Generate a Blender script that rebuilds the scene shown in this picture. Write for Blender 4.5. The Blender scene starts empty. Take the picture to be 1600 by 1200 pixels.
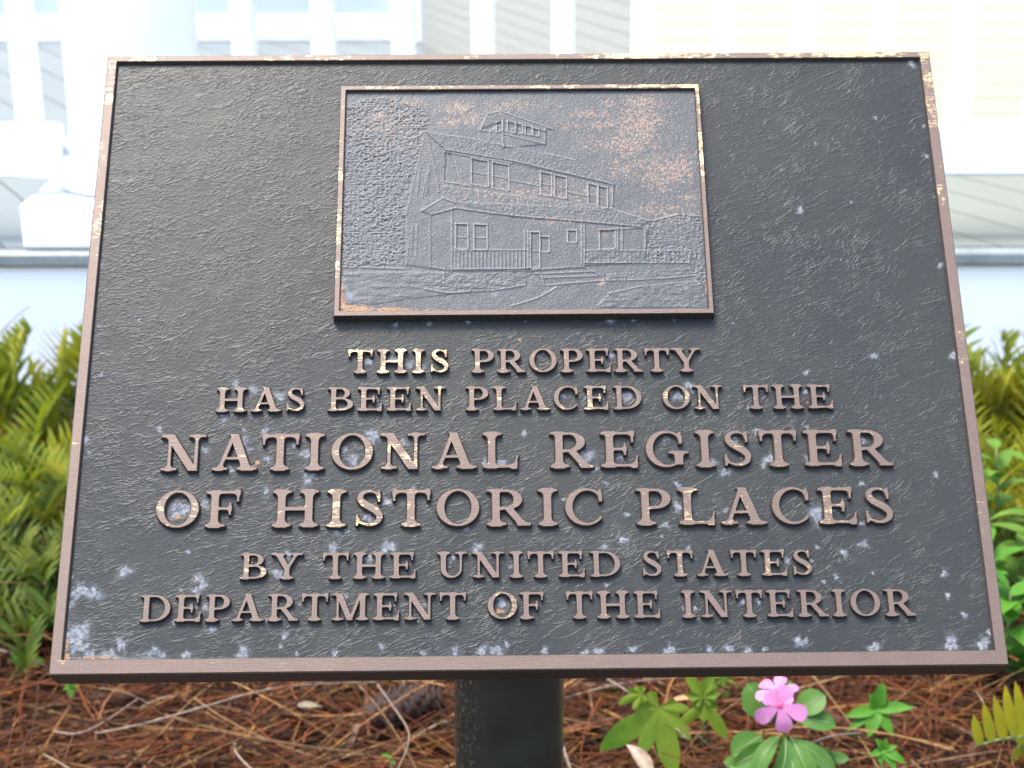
import bpy, math, random
import numpy as np
from mathutils import Matrix, Vector, noise as mnoise
from mathutils.geometry import tessellate_polygon

R = math.radians
rnd = random.Random(7)
nrng = np.random.default_rng(5)
S = bpy.context.scene
COL = S.collection

# ------------------------------------------------------------------ camera
FPX = 2600.0                       # focal length in pixels of the 1600 px wide picture
CAMH = 1.05
PITCH = R(18.75)
ROLL = R(0.232)
cam_d = bpy.data.cameras.new("camera")
cam = bpy.data.objects.new("camera", cam_d)
COL.objects.link(cam)
cam_d.sensor_width = 36.0
cam_d.lens = FPX / 1600 * 36
cam_d.clip_start = 0.02
cam_d.clip_end = 2000
Fw = Vector((0, math.cos(PITCH), -math.sin(PITCH)))
U0 = Vector((0, math.sin(PITCH), math.cos(PITCH)))
R0 = Vector((1, 0, 0))
RT = (R0 * math.cos(ROLL) - U0 * math.sin(ROLL)).normalized()
UP = (R0 * math.sin(ROLL) + U0 * math.cos(ROLL)).normalized()
CPOS = Vector((0, 0, CAMH))
cam.matrix_world = Matrix(((RT.x, UP.x, -Fw.x, CPOS.x), (RT.y, UP.y, -Fw.y, CPOS.y), (RT.z, UP.z, -Fw.z, CPOS.z), (0, 0, 0, 1)))
cam_d.dof.use_dof = True
cam_d.dof.focus_distance = 1.13
cam_d.dof.aperture_fstop = 11.5
S.camera = cam

# ------------------------------------------------------------------ light
SUN_AZ, SUN_EL = R(268), R(75)
w = bpy.data.worlds.new("World")
S.world = w
w.use_nodes = True
wn = w.node_tree
sky = wn.nodes.new("ShaderNodeTexSky")
sky.sky_type = 'NISHITA'
sky.sun_disc = False
sky.sun_elevation = SUN_EL
sky.sun_rotation = SUN_AZ
sky.air_density = 1.0
sky.dust_density = 3.0
sky.ozone_density = 0.6
bg = wn.nodes["Background"]
bg.inputs[1].default_value = 0.15
wn.links.new(sky.outputs[0], bg.inputs[0])
sl = bpy.data.lights.new("sun", 'SUN')
sl.energy = 1.4
sl.angle = R(20)
sl.color = (1.0, 0.95, 0.87)
so = bpy.data.objects.new("sun", sl)
COL.objects.link(so)
sd = Vector((math.sin(SUN_AZ) * math.cos(SUN_EL), math.cos(SUN_AZ) * math.cos(SUN_EL), math.sin(SUN_EL)))
so.rotation_euler = sd.to_track_quat('Z', 'Y').to_euler()
so.location = sd * 20
S.view_settings.view_transform = 'Standard'
S.view_settings.look = 'None'
S.view_settings.exposure = 2.42
S.view_settings.gamma = 1.0


# ------------------------------------------------------------------ helpers
def tag(o, label=None, cat=None, group=None, kind=None):
    if label: o['label'] = label
    if cat: o['category'] = cat
    if group: o['group'] = group
    if kind: o['kind'] = kind
    return o


def empty(name, loc=(0, 0, 0), rz=0.0):
    o = bpy.data.objects.new(name, None)
    o.empty_display_size = 0.05
    COL.objects.link(o)
    o.location = loc
    o.rotation_euler = (0, 0, rz)
    return o


def link(name, me, mats, parent=None):
    o = bpy.data.objects.new(name, me)
    COL.objects.link(o)
    for m in (mats if isinstance(mats, (list, tuple)) else [mats]):
        if m.name not in [x.name for x in me.materials if x]:
            me.materials.append(m)
    if parent:
        o.parent = parent
    return o


class MB:
    """collects shapes for ONE mesh"""
    def __init__(s):
        s.v, s.f, s.m, s.sm = [], [], [], []
        s.col = None

    def add(s, v, f, mi=0, smooth=False):
        b = len(s.v)
        s.v += [tuple(p) for p in v]
        s.f += [tuple(i + b for i in q) for q in f]
        s.m += [mi] * len(f)
        s.sm += [smooth] * len(f)

    def box(s, x0, x1, y0, y1, z0, z1, mi=0, bev=0.0):
        if bev <= 0:
            v = [(x, y, z) for z in (z0, z1) for y in (y0, y1) for x in (x0, x1)]
            s.add(v, [(0, 2, 3, 1), (4, 5, 7, 6), (0, 1, 5, 4), (2, 6, 7, 3), (0, 4, 6, 2), (1, 3, 7, 5)], mi)
            return
        b = bev
        rings = []
        for z, i in ((z0, b), (z0 + b, 0), (z1 - b, 0), (z1, b)):
            X0, X1, Y0, Y1 = x0 + i, x1 - i, y0 + i, y1 - i
            c = b
            rings.append([(X0 + c, Y0, z), (X1 - c, Y0, z), (X1, Y0 + c, z), (X1, Y1 - c, z), (X1 - c, Y1, z), (X0 + c, Y1, z), (X0, Y1 - c, z), (X0, Y0 + c, z)])
        v = [p for r in rings for p in r]
        f = [tuple(range(7, -1, -1)), tuple(range(24, 32))]
        for k in range(3):
            for j in range(8):
                a, c2 = k * 8 + j, k * 8 + (j + 1) % 8
                f.append((a, c2, c2 + 8, a + 8))
        s.add(v, f, mi)

    def lathe(s, prof, cx, cy, n=40, mi=0, cap=True):
        v, f = [], []
        for (r, z) in prof:
            for k in range(n):
                a = 2 * math.pi * k / n
                v.append((cx + r * math.cos(a), cy + r * math.sin(a), z))
        for i in range(len(prof) - 1):
            for k in range(n):
                a, b = i * n + k, i * n + (k + 1) % n
                f.append((a, b, b + n, a + n))
        s.add(v, f, mi, True)
        if cap:
            s.add([v[k] for k in range(n)], [tuple(range(n - 1, -1, -1))], mi)
            s.add(v[-n:], [tuple(range(n))], mi)

    def tube(s, pts, rad, n=6, mi=0):
        pts = [Vector(p) for p in pts]
        if not isinstance(rad, (list, tuple)):
            rad = [rad] * len(pts)
        v, f = [], []
        for i, p in enumerate(pts):
            t = (pts[min(i + 1, len(pts) - 1)] - pts[max(i - 1, 0)]).normalized()
            a = t.cross(Vector((0.13, 0.31, 0.94)))
            if a.length < 1e-3:
                a = t.cross(Vector((1, 0, 0)))
            a.normalize()
            b = t.cross(a)
            for k in range(n):
                an = 2 * math.pi * k / n
                v.append(p + (a * math.cos(an) + b * math.sin(an)) * rad[i])
        for i in range(len(pts) - 1):
            for k in range(n):
                q, r_ = i * n + k, i * n + (k + 1) % n
                f.append((q, r_, r_ + n, q + n))
        f.append(tuple(range(n - 1, -1, -1)))
        f.append(tuple(range(len(v) - n, len(v))))
        s.add(v, f, mi, True)

    def leaf(s, base, d, up, L, W, shape, bend=0.3, fold=0.25, n=7, mi=0, twist=0.0):
        """blade: base point, direction, up vector, length, width, shape(t)->0..1 half width"""
        d = Vector(d).normalized()
        up = Vector(up)
        side = d.cross(up)
        if side.length < 1e-4:
            side = d.cross(Vector((1, 0, 0.1)))
        side.normalize()
        nrm = side.cross(d).normalized()
        v, f = [], []
        p = Vector(base)
        step = L / n
        ang = bend * 0.4
        for i in range(n + 1):
            t = i / n
            a = ang - bend * 1.4 * t
            dd = d * math.cos(a) + nrm * math.sin(a)
            nn = nrm * math.cos(a) - d * math.sin(a)
            hw = W * 0.5 * shape(t)
            tw = twist * t
            sd_ = side * math.cos(tw) + nn * math.sin(tw)
            v += [p - sd_ * hw + nn * hw * fold, p - sd_ * hw * 0.5 + nn * hw * fold * 0.42, p.copy(), p + sd_ * hw * 0.5 + nn * hw * fold * 0.42, p + sd_ * hw + nn * hw * fold]
            p = p + dd * step
        for i in range(n):
            for k in range(4):
                a = i * 5 + k
                f.append((a, a + 1, a + 6, a + 5))
        s.add(v, f, mi, True)

    def build(s, name, mats, parent=None):
        me = bpy.data.meshes.new(name)
        me.from_pydata(s.v, [], s.f)
        me.polygons.foreach_set("material_index", s.m)
        me.polygons.foreach_set("use_smooth", s.sm)
        me.update()
        return link(name, me, mats, parent)


def at(px, py, Y):
    """world point on the vertical plane at distance Y seen towards the picture point"""
    d = Fw + RT * ((px - 800) / FPX) - UP * ((py - 600) / FPX)
    return CPOS + d * (Y / d.y)


def on_ground(px, py, z=0.0):
    d = Fw + RT * ((px - 800) / FPX) - UP * ((py - 600) / FPX)
    return CPOS + d * ((z - CAMH) / d.z)


class NT:
    """terse node builder"""
    def __init__(s, name):
        s.mat = bpy.data.materials.new(name)
        s.mat.use_nodes = True
        s.t = s.mat.node_tree
        s.b = s.t.nodes["Principled BSDF"]

    def n(s, typ, **kw):
        nd = s.t.nodes.new(typ)
        for k, v in kw.items():
            setattr(nd, k, v)
        return nd

    def put(s, sock, v):
        if isinstance(v, bpy.types.NodeSocket):
            s.t.links.new(v, sock)
        elif v is not None:
            if sock.type == 'RGBA' and len(v) == 3:
                v = (*v, 1)
            sock.default_value = v

    def math(s, op, a, b=None, c=None, clamp=False):
        nd = s.n("ShaderNodeMath", operation=op, use_clamp=clamp)
        for i, x in enumerate((a, b, c)):
            if x is not None:
                s.put(nd.inputs[i], x)
        return nd.outputs[0]

    def vmath(s, op, a, b=None, scale=None):
        nd = s.n("ShaderNodeVectorMath", operation=op)
        s.put(nd.inputs[0], a)
        if b is not None: s.put(nd.inputs[1], b)
        if scale is not None: s.put(nd.inputs[3], scale)
        return nd.outputs[0]

    def noise(s, vec, scale, detail=2.0, rough=0.5, typ='FBM', dist=0.0, color=False, **kw):
        nd = s.n("ShaderNodeTexNoise", noise_type=typ)
        if typ != 'FBM': nd.normalize = True
        s.put(nd.inputs['Vector'], vec)
        nd.inputs['Scale'].default_value = scale
        nd.inputs['Detail'].default_value = detail
        nd.inputs['Roughness'].default_value = rough
        nd.inputs['Distortion'].default_value = dist
        for k, v in kw.items():
            nd.inputs[k].default_value = v
        return nd.outputs[1 if color else 0]

    def map(s, vec, scale=(1, 1, 1), rot=(0, 0, 0), loc=(0, 0, 0)):
        nd = s.n("ShaderNodeMapping")
        s.put(nd.inputs[0], vec)
        nd.inputs[1].default_value = loc
        nd.inputs[2].default_value = rot
        nd.inputs[3].default_value = scale
        return nd.outputs[0]

    def rng(s, v, a, b, c=0.0, d=1.0, smooth=True):
        nd = s.n("ShaderNodeMapRange")
        nd.interpolation_type = 'SMOOTHSTEP' if smooth else 'LINEAR'
        s.put(nd.inputs[0], v)
        for i, x in enumerate((a, b, c, d)):
            s.put(nd.inputs[1 + i], x)
        return nd.outputs[0]

    def mix(s, f, a, b, blend='MIX'):
        nd = s.n("ShaderNodeMix", data_type='RGBA', blend_type=blend)
        s.put(nd.inputs[0], f)
        s.put(nd.inputs[6], a)
        s.put(nd.inputs[7], b)
        return nd.outputs[2]

    def bump(s, h, strength=1.0, dist=0.001, normal=None):
        nd = s.n("ShaderNodeBump")
        nd.inputs['Strength'].default_value = strength
        nd.inputs['Distance'].default_value = dist
        s.put(nd.inputs['Height'], h)
        if normal is not None: s.put(nd.inputs['Normal'], normal)
        return nd.outputs[0]

    def attr(s, name, typ='GEOMETRY', out='Fac'):
        nd = s.n("ShaderNodeAttribute", attribute_name=name, attribute_type=typ)
        return nd.outputs[out]

    @property
    def obj(s):
        return s.n("ShaderNodeTexCoord").outputs['Object']

    @property
    def pos(s):
        return s.n("ShaderNodeNewGeometry").outputs['Position']

    def set(s, **kw):
        for k, v in kw.items():
            s.put(s.b.inputs[k.replace('_', ' ')], v)
        return s.mat


# ------------------------------------------------------------------ materials
def mat_leather():
    m = NT("cast_leather_paint")
    p = m.obj
    warp = m.vmath('SUBTRACT', m.noise(p, 11, 2, color=True), (0.5, 0.5, 0.5))
    p1 = m.vmath('ADD', p, m.vmath('SCALE', warp, scale=0.020))
    warp2 = m.vmath('SUBTRACT', m.noise(p, 120, 2, color=True), (0.5, 0.5, 0.5))
    p1 = m.vmath('ADD', p1, m.vmath('SCALE', warp2, scale=0.0022))
    def along(deg, ratio, loc=(0, 0, 0)):
        """coordinates for features drawn out along a direction of the plate"""
        return m.map(m.map(p1, rot=(0, 0, R(-deg)), loc=loc), (1.0 / ratio, 1, 1))
    def ridge(vec, scale, hi, detail=1.0):
        a = m.math('ABSOLUTE', m.math('SUBTRACT', m.noise(vec, scale, detail, 0.45), 0.5))
        return m.rng(a, 0.0, hi, 1.0, 0.0)
    ra = ridge(along(14, 3.0), 300, 0.070)
    rb = ridge(along(42, 3.4, (3.1, 1.7, 0)), 290, 0.065)
    rc = ridge(along(-10, 3.4, (7.1, 4.7, 0)), 310, 0.065)
    rl = ridge(along(21, 5.5, (1.3, 9.1, 0)), 100, 0.022, 2.0)
    ma = m.rng(m.noise(m.map(p, loc=(2, 5, 1)), 24, 2), 0.38, 0.62)
    mb = m.rng(m.noise(m.map(p, loc=(8, 1, 4)), 22, 2), 0.48, 0.64)
    mc = m.rng(m.noise(m.map(p, loc=(5, 9, 7)), 24, 2), 0.48, 0.64)
    brk = m.rng(m.noise(p, 150, 2), 0.36, 0.62)
    h = m.math('MULTIPLY', ra, m.math('ADD', 0.25, m.math('MULTIPLY', ma, 0.65)))
    h = m.math('ADD', h, m.math('MULTIPLY', rb, m.math('MULTIPLY', mb, 0.8)))
    h = m.math('ADD', h, m.math('MULTIPLY', rc, m.math('MULTIPLY', mc, 0.7)))
    h = m.math('ADD', h, m.math('MULTIPLY', rl, 0.9))
    h = m.math('MULTIPLY', h, m.math('ADD', 0.15, m.math('MULTIPLY', brk, 0.85)))
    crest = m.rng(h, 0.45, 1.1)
    cr = m.noise(along(10, 2.0), 640, 3, 0.55)
    cr2 = m.noise(along(30, 2.0, (5, 2, 0)), 560, 3, 0.55)
    h = m.math('ADD', m.math('MULTIPLY', h, 1.15), m.math('MULTIPLY', m.math('ADD', cr, m.math('MULTIPLY', cr2, 0.7)), m.math('ADD', 0.7, m.math('MULTIPLY', ma, 1.0))))
    h = m.math('ADD', h, m.math('MULTIPLY', m.noise(p, 1200, 2, 0.6), 0.35))
    salt = m.attr("salt")
    rust = m.attr("rust")
    sp = m.noise(p, 330, 4, 0.65)
    fade = m.rng(m.math('ADD', salt, m.math('MULTIPLY', m.math('MULTIPLY', m.math('SUBTRACT', sp, 0.5), m.rng(salt, 0.0, 0.2)), 0.9)), 0.08, 1.0)
    base = m.mix(m.rng(m.noise(p, 5, 4, 0.6), 0.3, 0.7), (0.01361, 0.01585, 0.01629), (0.01927, 0.02094, 0.019))
    base = m.mix(m.math('MULTIPLY', m.rng(m.noise(p, 60, 4, 0.65), 0.5, 0.8), 0.10), base, (0.075, 0.07, 0.066))
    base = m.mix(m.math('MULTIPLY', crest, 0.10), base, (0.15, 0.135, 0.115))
    saltc = m.mix(m.rng(m.noise(p, 480, 3, 0.65), 0.35, 0.65), (0.06793, 0.08208, 0.1075), (0.2038, 0.2123, 0.2207))
    c = m.mix(m.math('MULTIPLY', fade, 0.74), base, saltc)
    core = m.attr("core")
    c = m.mix(core, c, (0.09, 0.08, 0.075))
    rn = m.math('MULTIPLY', m.rng(m.math('ADD', rust, m.math('MULTIPLY', m.math('SUBTRACT', sp, 0.5), 0.9)), 0.25, 0.7), 0.9)
    c = m.mix(rn, c, m.mix(m.noise(p, 500, 3), (0.18, 0.06375, 0.0225), (0.225, 0.1575, 0.0825)))
    rough = m.math('ADD', m.math('ADD', 0.34, m.math('MULTIPLY', m.noise(p, 300, 3), 0.1)), m.math('MULTIPLY', fade, 0.35), clamp=True)
    return m.set(Base_Color=c, Roughness=rough, Normal=m.bump(h, 0.52, 0.00028), Specular_IOR_Level=0.17)


def mat_face(obj_wear):
    m = NT("bare_bronze_face" if obj_wear else "bare_bronze_border")
    p = m.pos
    wear = m.attr("wear", 'OBJECT' if obj_wear else 'GEOMETRY')
    scr = m.noise(m.map(p, (0.12, 1.6, 1.6)), 900, 3, 0.7)
    brk = m.noise(p, 130, 4, 0.7)
    k = m.math('ADD', wear, m.math('MULTIPLY', m.math('SUBTRACT', brk, 0.5), 1.7))
    k = m.math('ADD', k, m.math('MULTIPLY', m.math('SUBTRACT', scr, 0.5), 1.6))
    g = m.rng(k, 0.47, 0.70)
    brown = m.mix(m.noise(p, 55, 4, 0.65), (0.06048, 0.03917, 0.02883), (0.09226, 0.06156, 0.04477))
    brown = m.mix(m.math('MULTIPLY', m.rng(m.noise(p, 1100, 2, 0.6), 0.52, 0.75), 0.5), brown, (0.1357, 0.09666, 0.0736))
    brown = m.mix(m.math('MULTIPLY', m.rng(m.noise(p, 700, 3, 0.6), 0.3, 0.42, 1, 0), 0.5), brown, (0.085, 0.052, 0.043))
    c = m.mix(g, brown, (0.4241, 0.3146, 0.1573))
    return m.set(Base_Color=c, Metallic=m.math('ADD', 0.25, m.math('MULTIPLY', g, 0.6)), Roughness=m.math('SUBTRACT', 0.5, m.math('MULTIPLY', g, 0.14)),
                 Normal=m.bump(m.math('ADD', scr, m.math('MULTIPLY', m.noise(p, 800, 2), 0.6)), 0.35, 0.0004))


def mat_side():
    m = NT("dark_bronze_paint")
    p = m.pos
    c = m.mix(m.rng(m.noise(p, 400, 4, 0.7), 0.4, 0.75), (0.0176, 0.0136, 0.0112), (0.048, 0.0336, 0.0256))
    return m.set(Base_Color=c, Roughness=0.5, Normal=m.bump(m.noise(p, 700, 3), 0.3, 0.0004))


def mat_relief():
    m = NT("cast_relief_paint")
    p = m.obj
    salt, rust, cop = m.attr("salt"), m.attr("rust"), m.attr("copper")
    base = m.mix(m.noise(p, 30, 3), (0.02832, 0.03304, 0.03774), (0.04089, 0.04542, 0.04718))
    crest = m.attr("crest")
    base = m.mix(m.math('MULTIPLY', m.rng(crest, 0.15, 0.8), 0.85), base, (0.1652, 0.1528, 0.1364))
    base = m.mix(m.math('MULTIPLY', m.rng(m.noise(p, 1100, 2, 0.6), 0.5, 0.72), 0.4), base, (0.1125, 0.1125, 0.1125))
    sp = m.noise(p, 620, 4, 0.75)
    k = m.rng(m.math('ADD', cop, m.math('MULTIPLY', m.math('SUBTRACT', sp, 0.5), 3.0)), 0.32, 0.66)
    c = m.mix(m.math('MULTIPLY', k, 0.72), base, m.mix(sp, (0.154, 0.0945, 0.063), (0.231, 0.1575, 0.1085)))
    s2 = m.noise(p, 420, 4, 0.7)
    f = m.rng(m.math('ADD', salt, m.math('MULTIPLY', m.math('SUBTRACT', s2, 0.5), 1.0)), 0.25, 0.9)
    c = m.mix(m.math('MULTIPLY', f, 0.75), c, (0.1368, 0.1548, 0.18))
    rn = m.rng(m.math('ADD', rust, m.math('MULTIPLY', m.math('SUBTRACT', s2, 0.5), 2.0)), 0.35, 0.9)
    c = m.mix(m.math('MULTIPLY', rn, 0.8), c, m.mix(m.rng(m.noise(p, 600, 3), .35, .65), (0.225, 0.0675, 0.0165), (0.225, 0.165, 0.09)))
    return m.set(Base_Color=c, Roughness=m.math('ADD', 0.44, m.math('MULTIPLY', f, 0.3)), Normal=m.bump(m.noise(p, 1300, 3, 0.6), 0.45, 0.0004), Specular_IOR_Level=0.24)


def mat_plain(name, c0, c1, scale=20, rough=0.5, bump=0.0, bscale=200, bdist=0.001, metal=0.0):
    m = NT(name)
    p = m.pos
    c = m.mix(m.rng(m.noise(p, scale, 4, 0.6), 0.3, 0.7), c0, c1)
    kw = {}
    if bump:
        kw['Normal'] = m.bump(m.noise(p, bscale, 4), bump, bdist)
    return m.set(Base_Color=c, Roughness=rough, Metallic=metal, **kw)


def mat_leaf(name, c0, c1, c2, scale=60, trans=0.25, rough=0.62, rib=None):
    m = NT(name)
    p = m.pos
    oi = m.n("ShaderNodeObjectInfo").outputs['Random']
    c = m.mix(m.rng(m.noise(p, scale, 3, 0.6), 0.35, 0.65), c0, c1)
    c = m.mix(m.math('MULTIPLY', m.rng(m.noise(p, 9, 2), 0.45, 0.7), 0.8), c, c2)
    c = m.mix(m.math('MULTIPLY', oi, 0.35), c, c2)
    m.set(Base_Color=c, Roughness=rough, Normal=m.bump(m.noise(p, 400, 2), 0.25, 0.0006), Specular_IOR_Level=0.22)
    tr = m.n("ShaderNodeBsdfTranslucent")
    m.put(tr.inputs[0], m.mix(0.6, c, m.mix(1.0, c, (1.6, 1.5, 0.6), 'MULTIPLY')))
    mx = m.n("ShaderNodeMixShader")
    mx.inputs[0].default_value = trans
    m.t.links.new(m.b.outputs[0], mx.inputs[1])
    m.t.links.new(tr.outputs[0], mx.inputs[2])
    m.t.links.new(mx.outputs[0], m.t.nodes["Material Output"].inputs[0])
    return m.mat


def mat_straw():
    m = NT("pine_straw")
    a = m.n("ShaderNodeAttribute", attribute_name="tint").outputs['Color']
    p = m.pos
    c = m.mix(m.rng(m.noise(p, 130, 3, 0.7), 0.3, 0.75), m.mix(1.0, a, (0.30, 0.26, 0.20), 'MULTIPLY'), m.mix(1.0, a, (0.60, 0.64, 0.60), 'MULTIPLY'))
    return m.set(Base_Color=c, Roughness=0.8, Specular_IOR_Level=0.15)


def mat_siding(name, c0, c1, pitch):
    m = NT(name)
    p = m.pos
    g = m.noise(m.map(p, (0.3, 0.3, 12)), 14, 3)
    c = m.mix(g, c0, c1)
    return m.set(Base_Color=c, Roughness=0.55, Normal=m.bump(m.noise(m.map(p, (1, 1, 8)), 60, 3), 0.15, 0.002))


def mat_post():
    m = NT("black_green_enamel")
    p = m.pos
    c = m.mix(m.rng(m.noise(p, 30, 4), .3, .7), (0.012, 0.0136, 0.0108), (0.0208, 0.0224, 0.0176))
    sx_ = m.n("ShaderNodeSeparateXYZ")
    m.put(sx_.inputs[0], p)
    band = m.rng(sx_.outputs[0], -0.036, -0.014, 1.0, 0.0)
    sp = m.noise(m.map(p, (1, 1, 0.7)), 330, 4, 0.75)
    k = m.rng(m.math('ADD', sp, m.math('MULTIPLY', band, 0.13)), 0.67, 0.80)
    c = m.mix(m.math('MULTIPLY', k, 0.7), c, (0.15, 0.16, 0.11))
    return m.set(Base_Color=c, Roughness=m.math('ADD', 0.3, m.math('MULTIPLY', k, 0.4)), Normal=m.bump(m.noise(p, 160, 4), 0.2, 0.0006))


M = dict(
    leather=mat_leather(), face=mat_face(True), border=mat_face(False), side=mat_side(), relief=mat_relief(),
    post=mat_post(),
    white=mat_plain("white_paint", (0.80, 0.82, 0.82), (0.86, 0.87, 0.86), 6, 0.45, 0.15, 60, 0.002),
    skirt=mat_plain("white_skirt_paint", (0.89, 0.90, 0.90), (0.92, 0.92, 0.92), 4, 0.5, 0.2, 40, 0.003),
    deck=None, edge=mat_plain('deck_edge_paint', (0.15, 0.175, 0.17), (0.21, 0.235, 0.23), 14, 0.5, 0.4, 60, 0.003),
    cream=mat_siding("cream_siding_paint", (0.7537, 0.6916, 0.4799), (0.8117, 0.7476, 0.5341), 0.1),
    shadesiding=mat_siding("shaded_siding_paint", (0.2985, 0.2939, 0.2532), (0.3437, 0.3347, 0.2894), 0.1),  # angled bay wall: its shade is put into this darker, greyer siding colour
    backwall=mat_plain("pale_blue_wall_paint", (0.4725, 0.5386, 0.5575), (0.5198, 0.5765, 0.5954), 3, 0.5),
    concrete=mat_plain("grey_footing_concrete", (0.154, 0.161, 0.154), (0.238, 0.245, 0.238), 25, 0.85, 0.5, 120, 0.003),
    vent=mat_plain("black_vent_iron", (0.012, 0.011, 0.012), (0.03, 0.028, 0.028), 60, 0.6),
    straw=mat_straw(),
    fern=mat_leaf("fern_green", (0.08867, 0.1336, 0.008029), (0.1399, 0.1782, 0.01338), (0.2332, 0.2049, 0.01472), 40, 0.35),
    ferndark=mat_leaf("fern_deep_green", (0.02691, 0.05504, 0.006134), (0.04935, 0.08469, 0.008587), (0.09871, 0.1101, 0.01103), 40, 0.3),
    fernyellow=mat_leaf("fern_yellow", (0.2091, 0.2091, 0.01742), (0.2672, 0.2439, 0.01742), (0.1742, 0.1917, 0.01742), 40, 0.35),
    weed=mat_leaf("weed_green", (0.03206, 0.1282, 0.007695), (0.05129, 0.1603, 0.01026), (0.07054, 0.1731, 0.01154), 60, 0.3),
    bush=mat_leaf("shrub_green", (0.03847, 0.109, 0.01026), (0.07054, 0.1539, 0.01603), (0.1026, 0.1731, 0.01923), 30, 0.35),
    lobed=mat_leaf("lobed_leaf_green", (0.0577, 0.1219, 0.007695), (0.08335, 0.1539, 0.01154), (0.1282, 0.1731, 0.01282), 50, 0.3),
    vinca=mat_leaf("periwinkle_leaf_green", (0.0297, 0.0924, 0.01056), (0.0495, 0.1254, 0.01584), (0.0792, 0.1584, 0.033), 40, 0.25, 0.5),
    vein=mat_plain("pale_leaf_vein", (0.1584, 0.2059, 0.08712), (0.1822, 0.2257, 0.1109), 80, 0.5),
    petal=mat_leaf("pink_petal", (0.4274, 0.1425, 0.3238), (0.4793, 0.2007, 0.3886), (0.4534, 0.1619, 0.3498), 90, 0.3, 0.55),
    eye=mat_plain("crimson_flower_eye", (0.65, 0.03, 0.12), (0.70, 0.06, 0.20), 300, 0.5),
    twig=mat_plain("dry_twig_bark", (0.0828, 0.05009, 0.0305), (0.1568, 0.122, 0.0915), 180, 0.7, 0.4, 300, 0.0008),
    cone=mat_plain("brown_cone_scale", (0.01386, 0.006336, 0.004356), (0.04356, 0.0198, 0.01267), 90, 0.75, 0.5, 150, 0.002),
    dryleaf=mat_plain("dry_tan_leaf", (0.1278, 0.0755, 0.04356), (0.2672, 0.2091, 0.151), 60, 0.6, 0.4, 120, 0.001),
    hose=mat_plain("grey_tube_plastic", (0.165, 0.1716, 0.1584), (0.2178, 0.2244, 0.2046), 60, 0.45),
    stem=mat_plain("green_stem", (0.0792, 0.132, 0.0264), (0.132, 0.1716, 0.0462), 80, 0.5),
)
dm = NT("grey_deck_paint")
dp = dm.pos
M['deck'] = dm.set(Base_Color=dm.mix(dm.noise(dm.map(dp, (1, 0.2, 1)), 12, 4), (0.1105, 0.1275, 0.1232), (0.1445, 0.1573, 0.153)), Roughness=0.32, Normal=dm.bump(dm.noise(dp, 60, 3), 0.12, 0.002))
sm_ = NT("dark_soil")
spn = sm_.pos
sc = sm_.mix(sm_.rng(sm_.noise(spn, 40, 5, 0.7), 0.35, 0.7), (0.0128, 0.008, 0.0056), (0.056, 0.0288, 0.016))
sc = sm_.mix(sm_.rng(sm_.noise(spn, 0.25, 3), 0.45, 0.6), sc, (0.09, 0.085, 0.045))
M['soil'] = sm_.set(Base_Color=sc, Roughness=0.95, Normal=sm_.bump(sm_.noise(spn, 90, 5, 0.7), 0.8, 0.01))

# ------------------------------------------------------------------ ground (one sheet to the horizon)
def ground_z(x, y):
    return 0.012 * mnoise.noise(Vector((x * 4, y * 4, 3.3))) + 0.006 * mnoise.noise(Vector((x * 13, y * 13, 8.1)))
g = MB()
xs = [-900, -120, -20, -6] + [-3 + 0.06 * i for i in range(101)] + [6, 20, 120, 900]
ys = [-900, -120, -20, -3, 0] + [0.6 + 0.06 * i for i in range(40)] + [4, 8, 20, 120, 900]
gv = [(x, y, ground_z(x, y) if -3.01 < x < 3.01 and 0.5 < y < 3.1 else 0.0) for y in ys for x in xs]
nx = len(xs)
g.add(gv, [(j * nx + i, j * nx + i + 1, (j + 1) * nx + i + 1, (j + 1) * nx + i) for j in range(len(ys) - 1) for i in range(nx - 1)], 0, True)
tag(g.build("ground", M['soil']), kind='structure')

# ------------------------------------------------------------------ house and porch
PY = 2.85                                   # front edge of the porch
DZ = CAMH - PY * math.tan(PITCH + math.atan((386 - 600) / FPX))     # deck level
YAW = R(0.55)                               # the porch turns slightly from the picture plane
PORCH = Matrix.Translation((0, PY, 0)) @ Matrix.Rotation(-YAW, 4, 'Z') @ Matrix.Translation((0, -PY, 0))

house = empty("porch_house", (0, PY, 0))
tag(house, "white and cream clapboard house with a raised grey porch deck behind the plaque", "house")


def hpart(mb, name, mats, parent=house):
    o = mb.build(name, mats)
    o.matrix_world = PORCH
    o.parent = parent
    o.matrix_parent_inverse = parent.matrix_world.inverted() if parent.parent is None else (parent.parent.matrix_world @ Matrix()).inverted()
    return o
bpy.context.view_layer.update()

BACKY = 5.75
# deck of separate boards running front to back
d = MB()
bw = 0.135
nb = 60
x = -4.0
dd_ = Vector((-0.55, 1.0, 0)).normalized()      # boards laid on the diagonal
d.box(-4.2, 4.2, PY + 0.004, BACKY + 0.3, DZ - 0.045, DZ - 0.006, 0)
for i in range(nb + 40):
    x0 = -4.0 + i * bw
    # parallelogram board, slightly cupped gaps
    sh = (BACKY + 0.2 - PY) * dd_.x / dd_.y
    a, b = x0 + 0.0025, x0 + bw - 0.0025
    if a + min(0, sh) > 4.6: break
    v = [(a, PY, DZ), (b, PY, DZ), (b + sh, BACKY + 0.2, DZ), (a + sh, BACKY + 0.2, DZ)]
    v += [(p[0], p[1], DZ - 0.0055) for p in v]
    d.add(v, [(0, 1, 2, 3), (4, 5, 1, 0), (5, 6, 2, 1), (7, 4, 0, 3)])
deck = hpart(d, "porch_deck", M['deck'])
e = MB()
e.box(-4.2, 4.2, PY - 0.028, PY, DZ - 0.030, DZ - 0.001, 0, 0.006)
hpart(e, "deck_edge", M['edge'], house)
sk = MB()
skz = CAMH - (PY - 0.01) * math.tan(PITCH + math.atan((601 - 600) / FPX))
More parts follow.
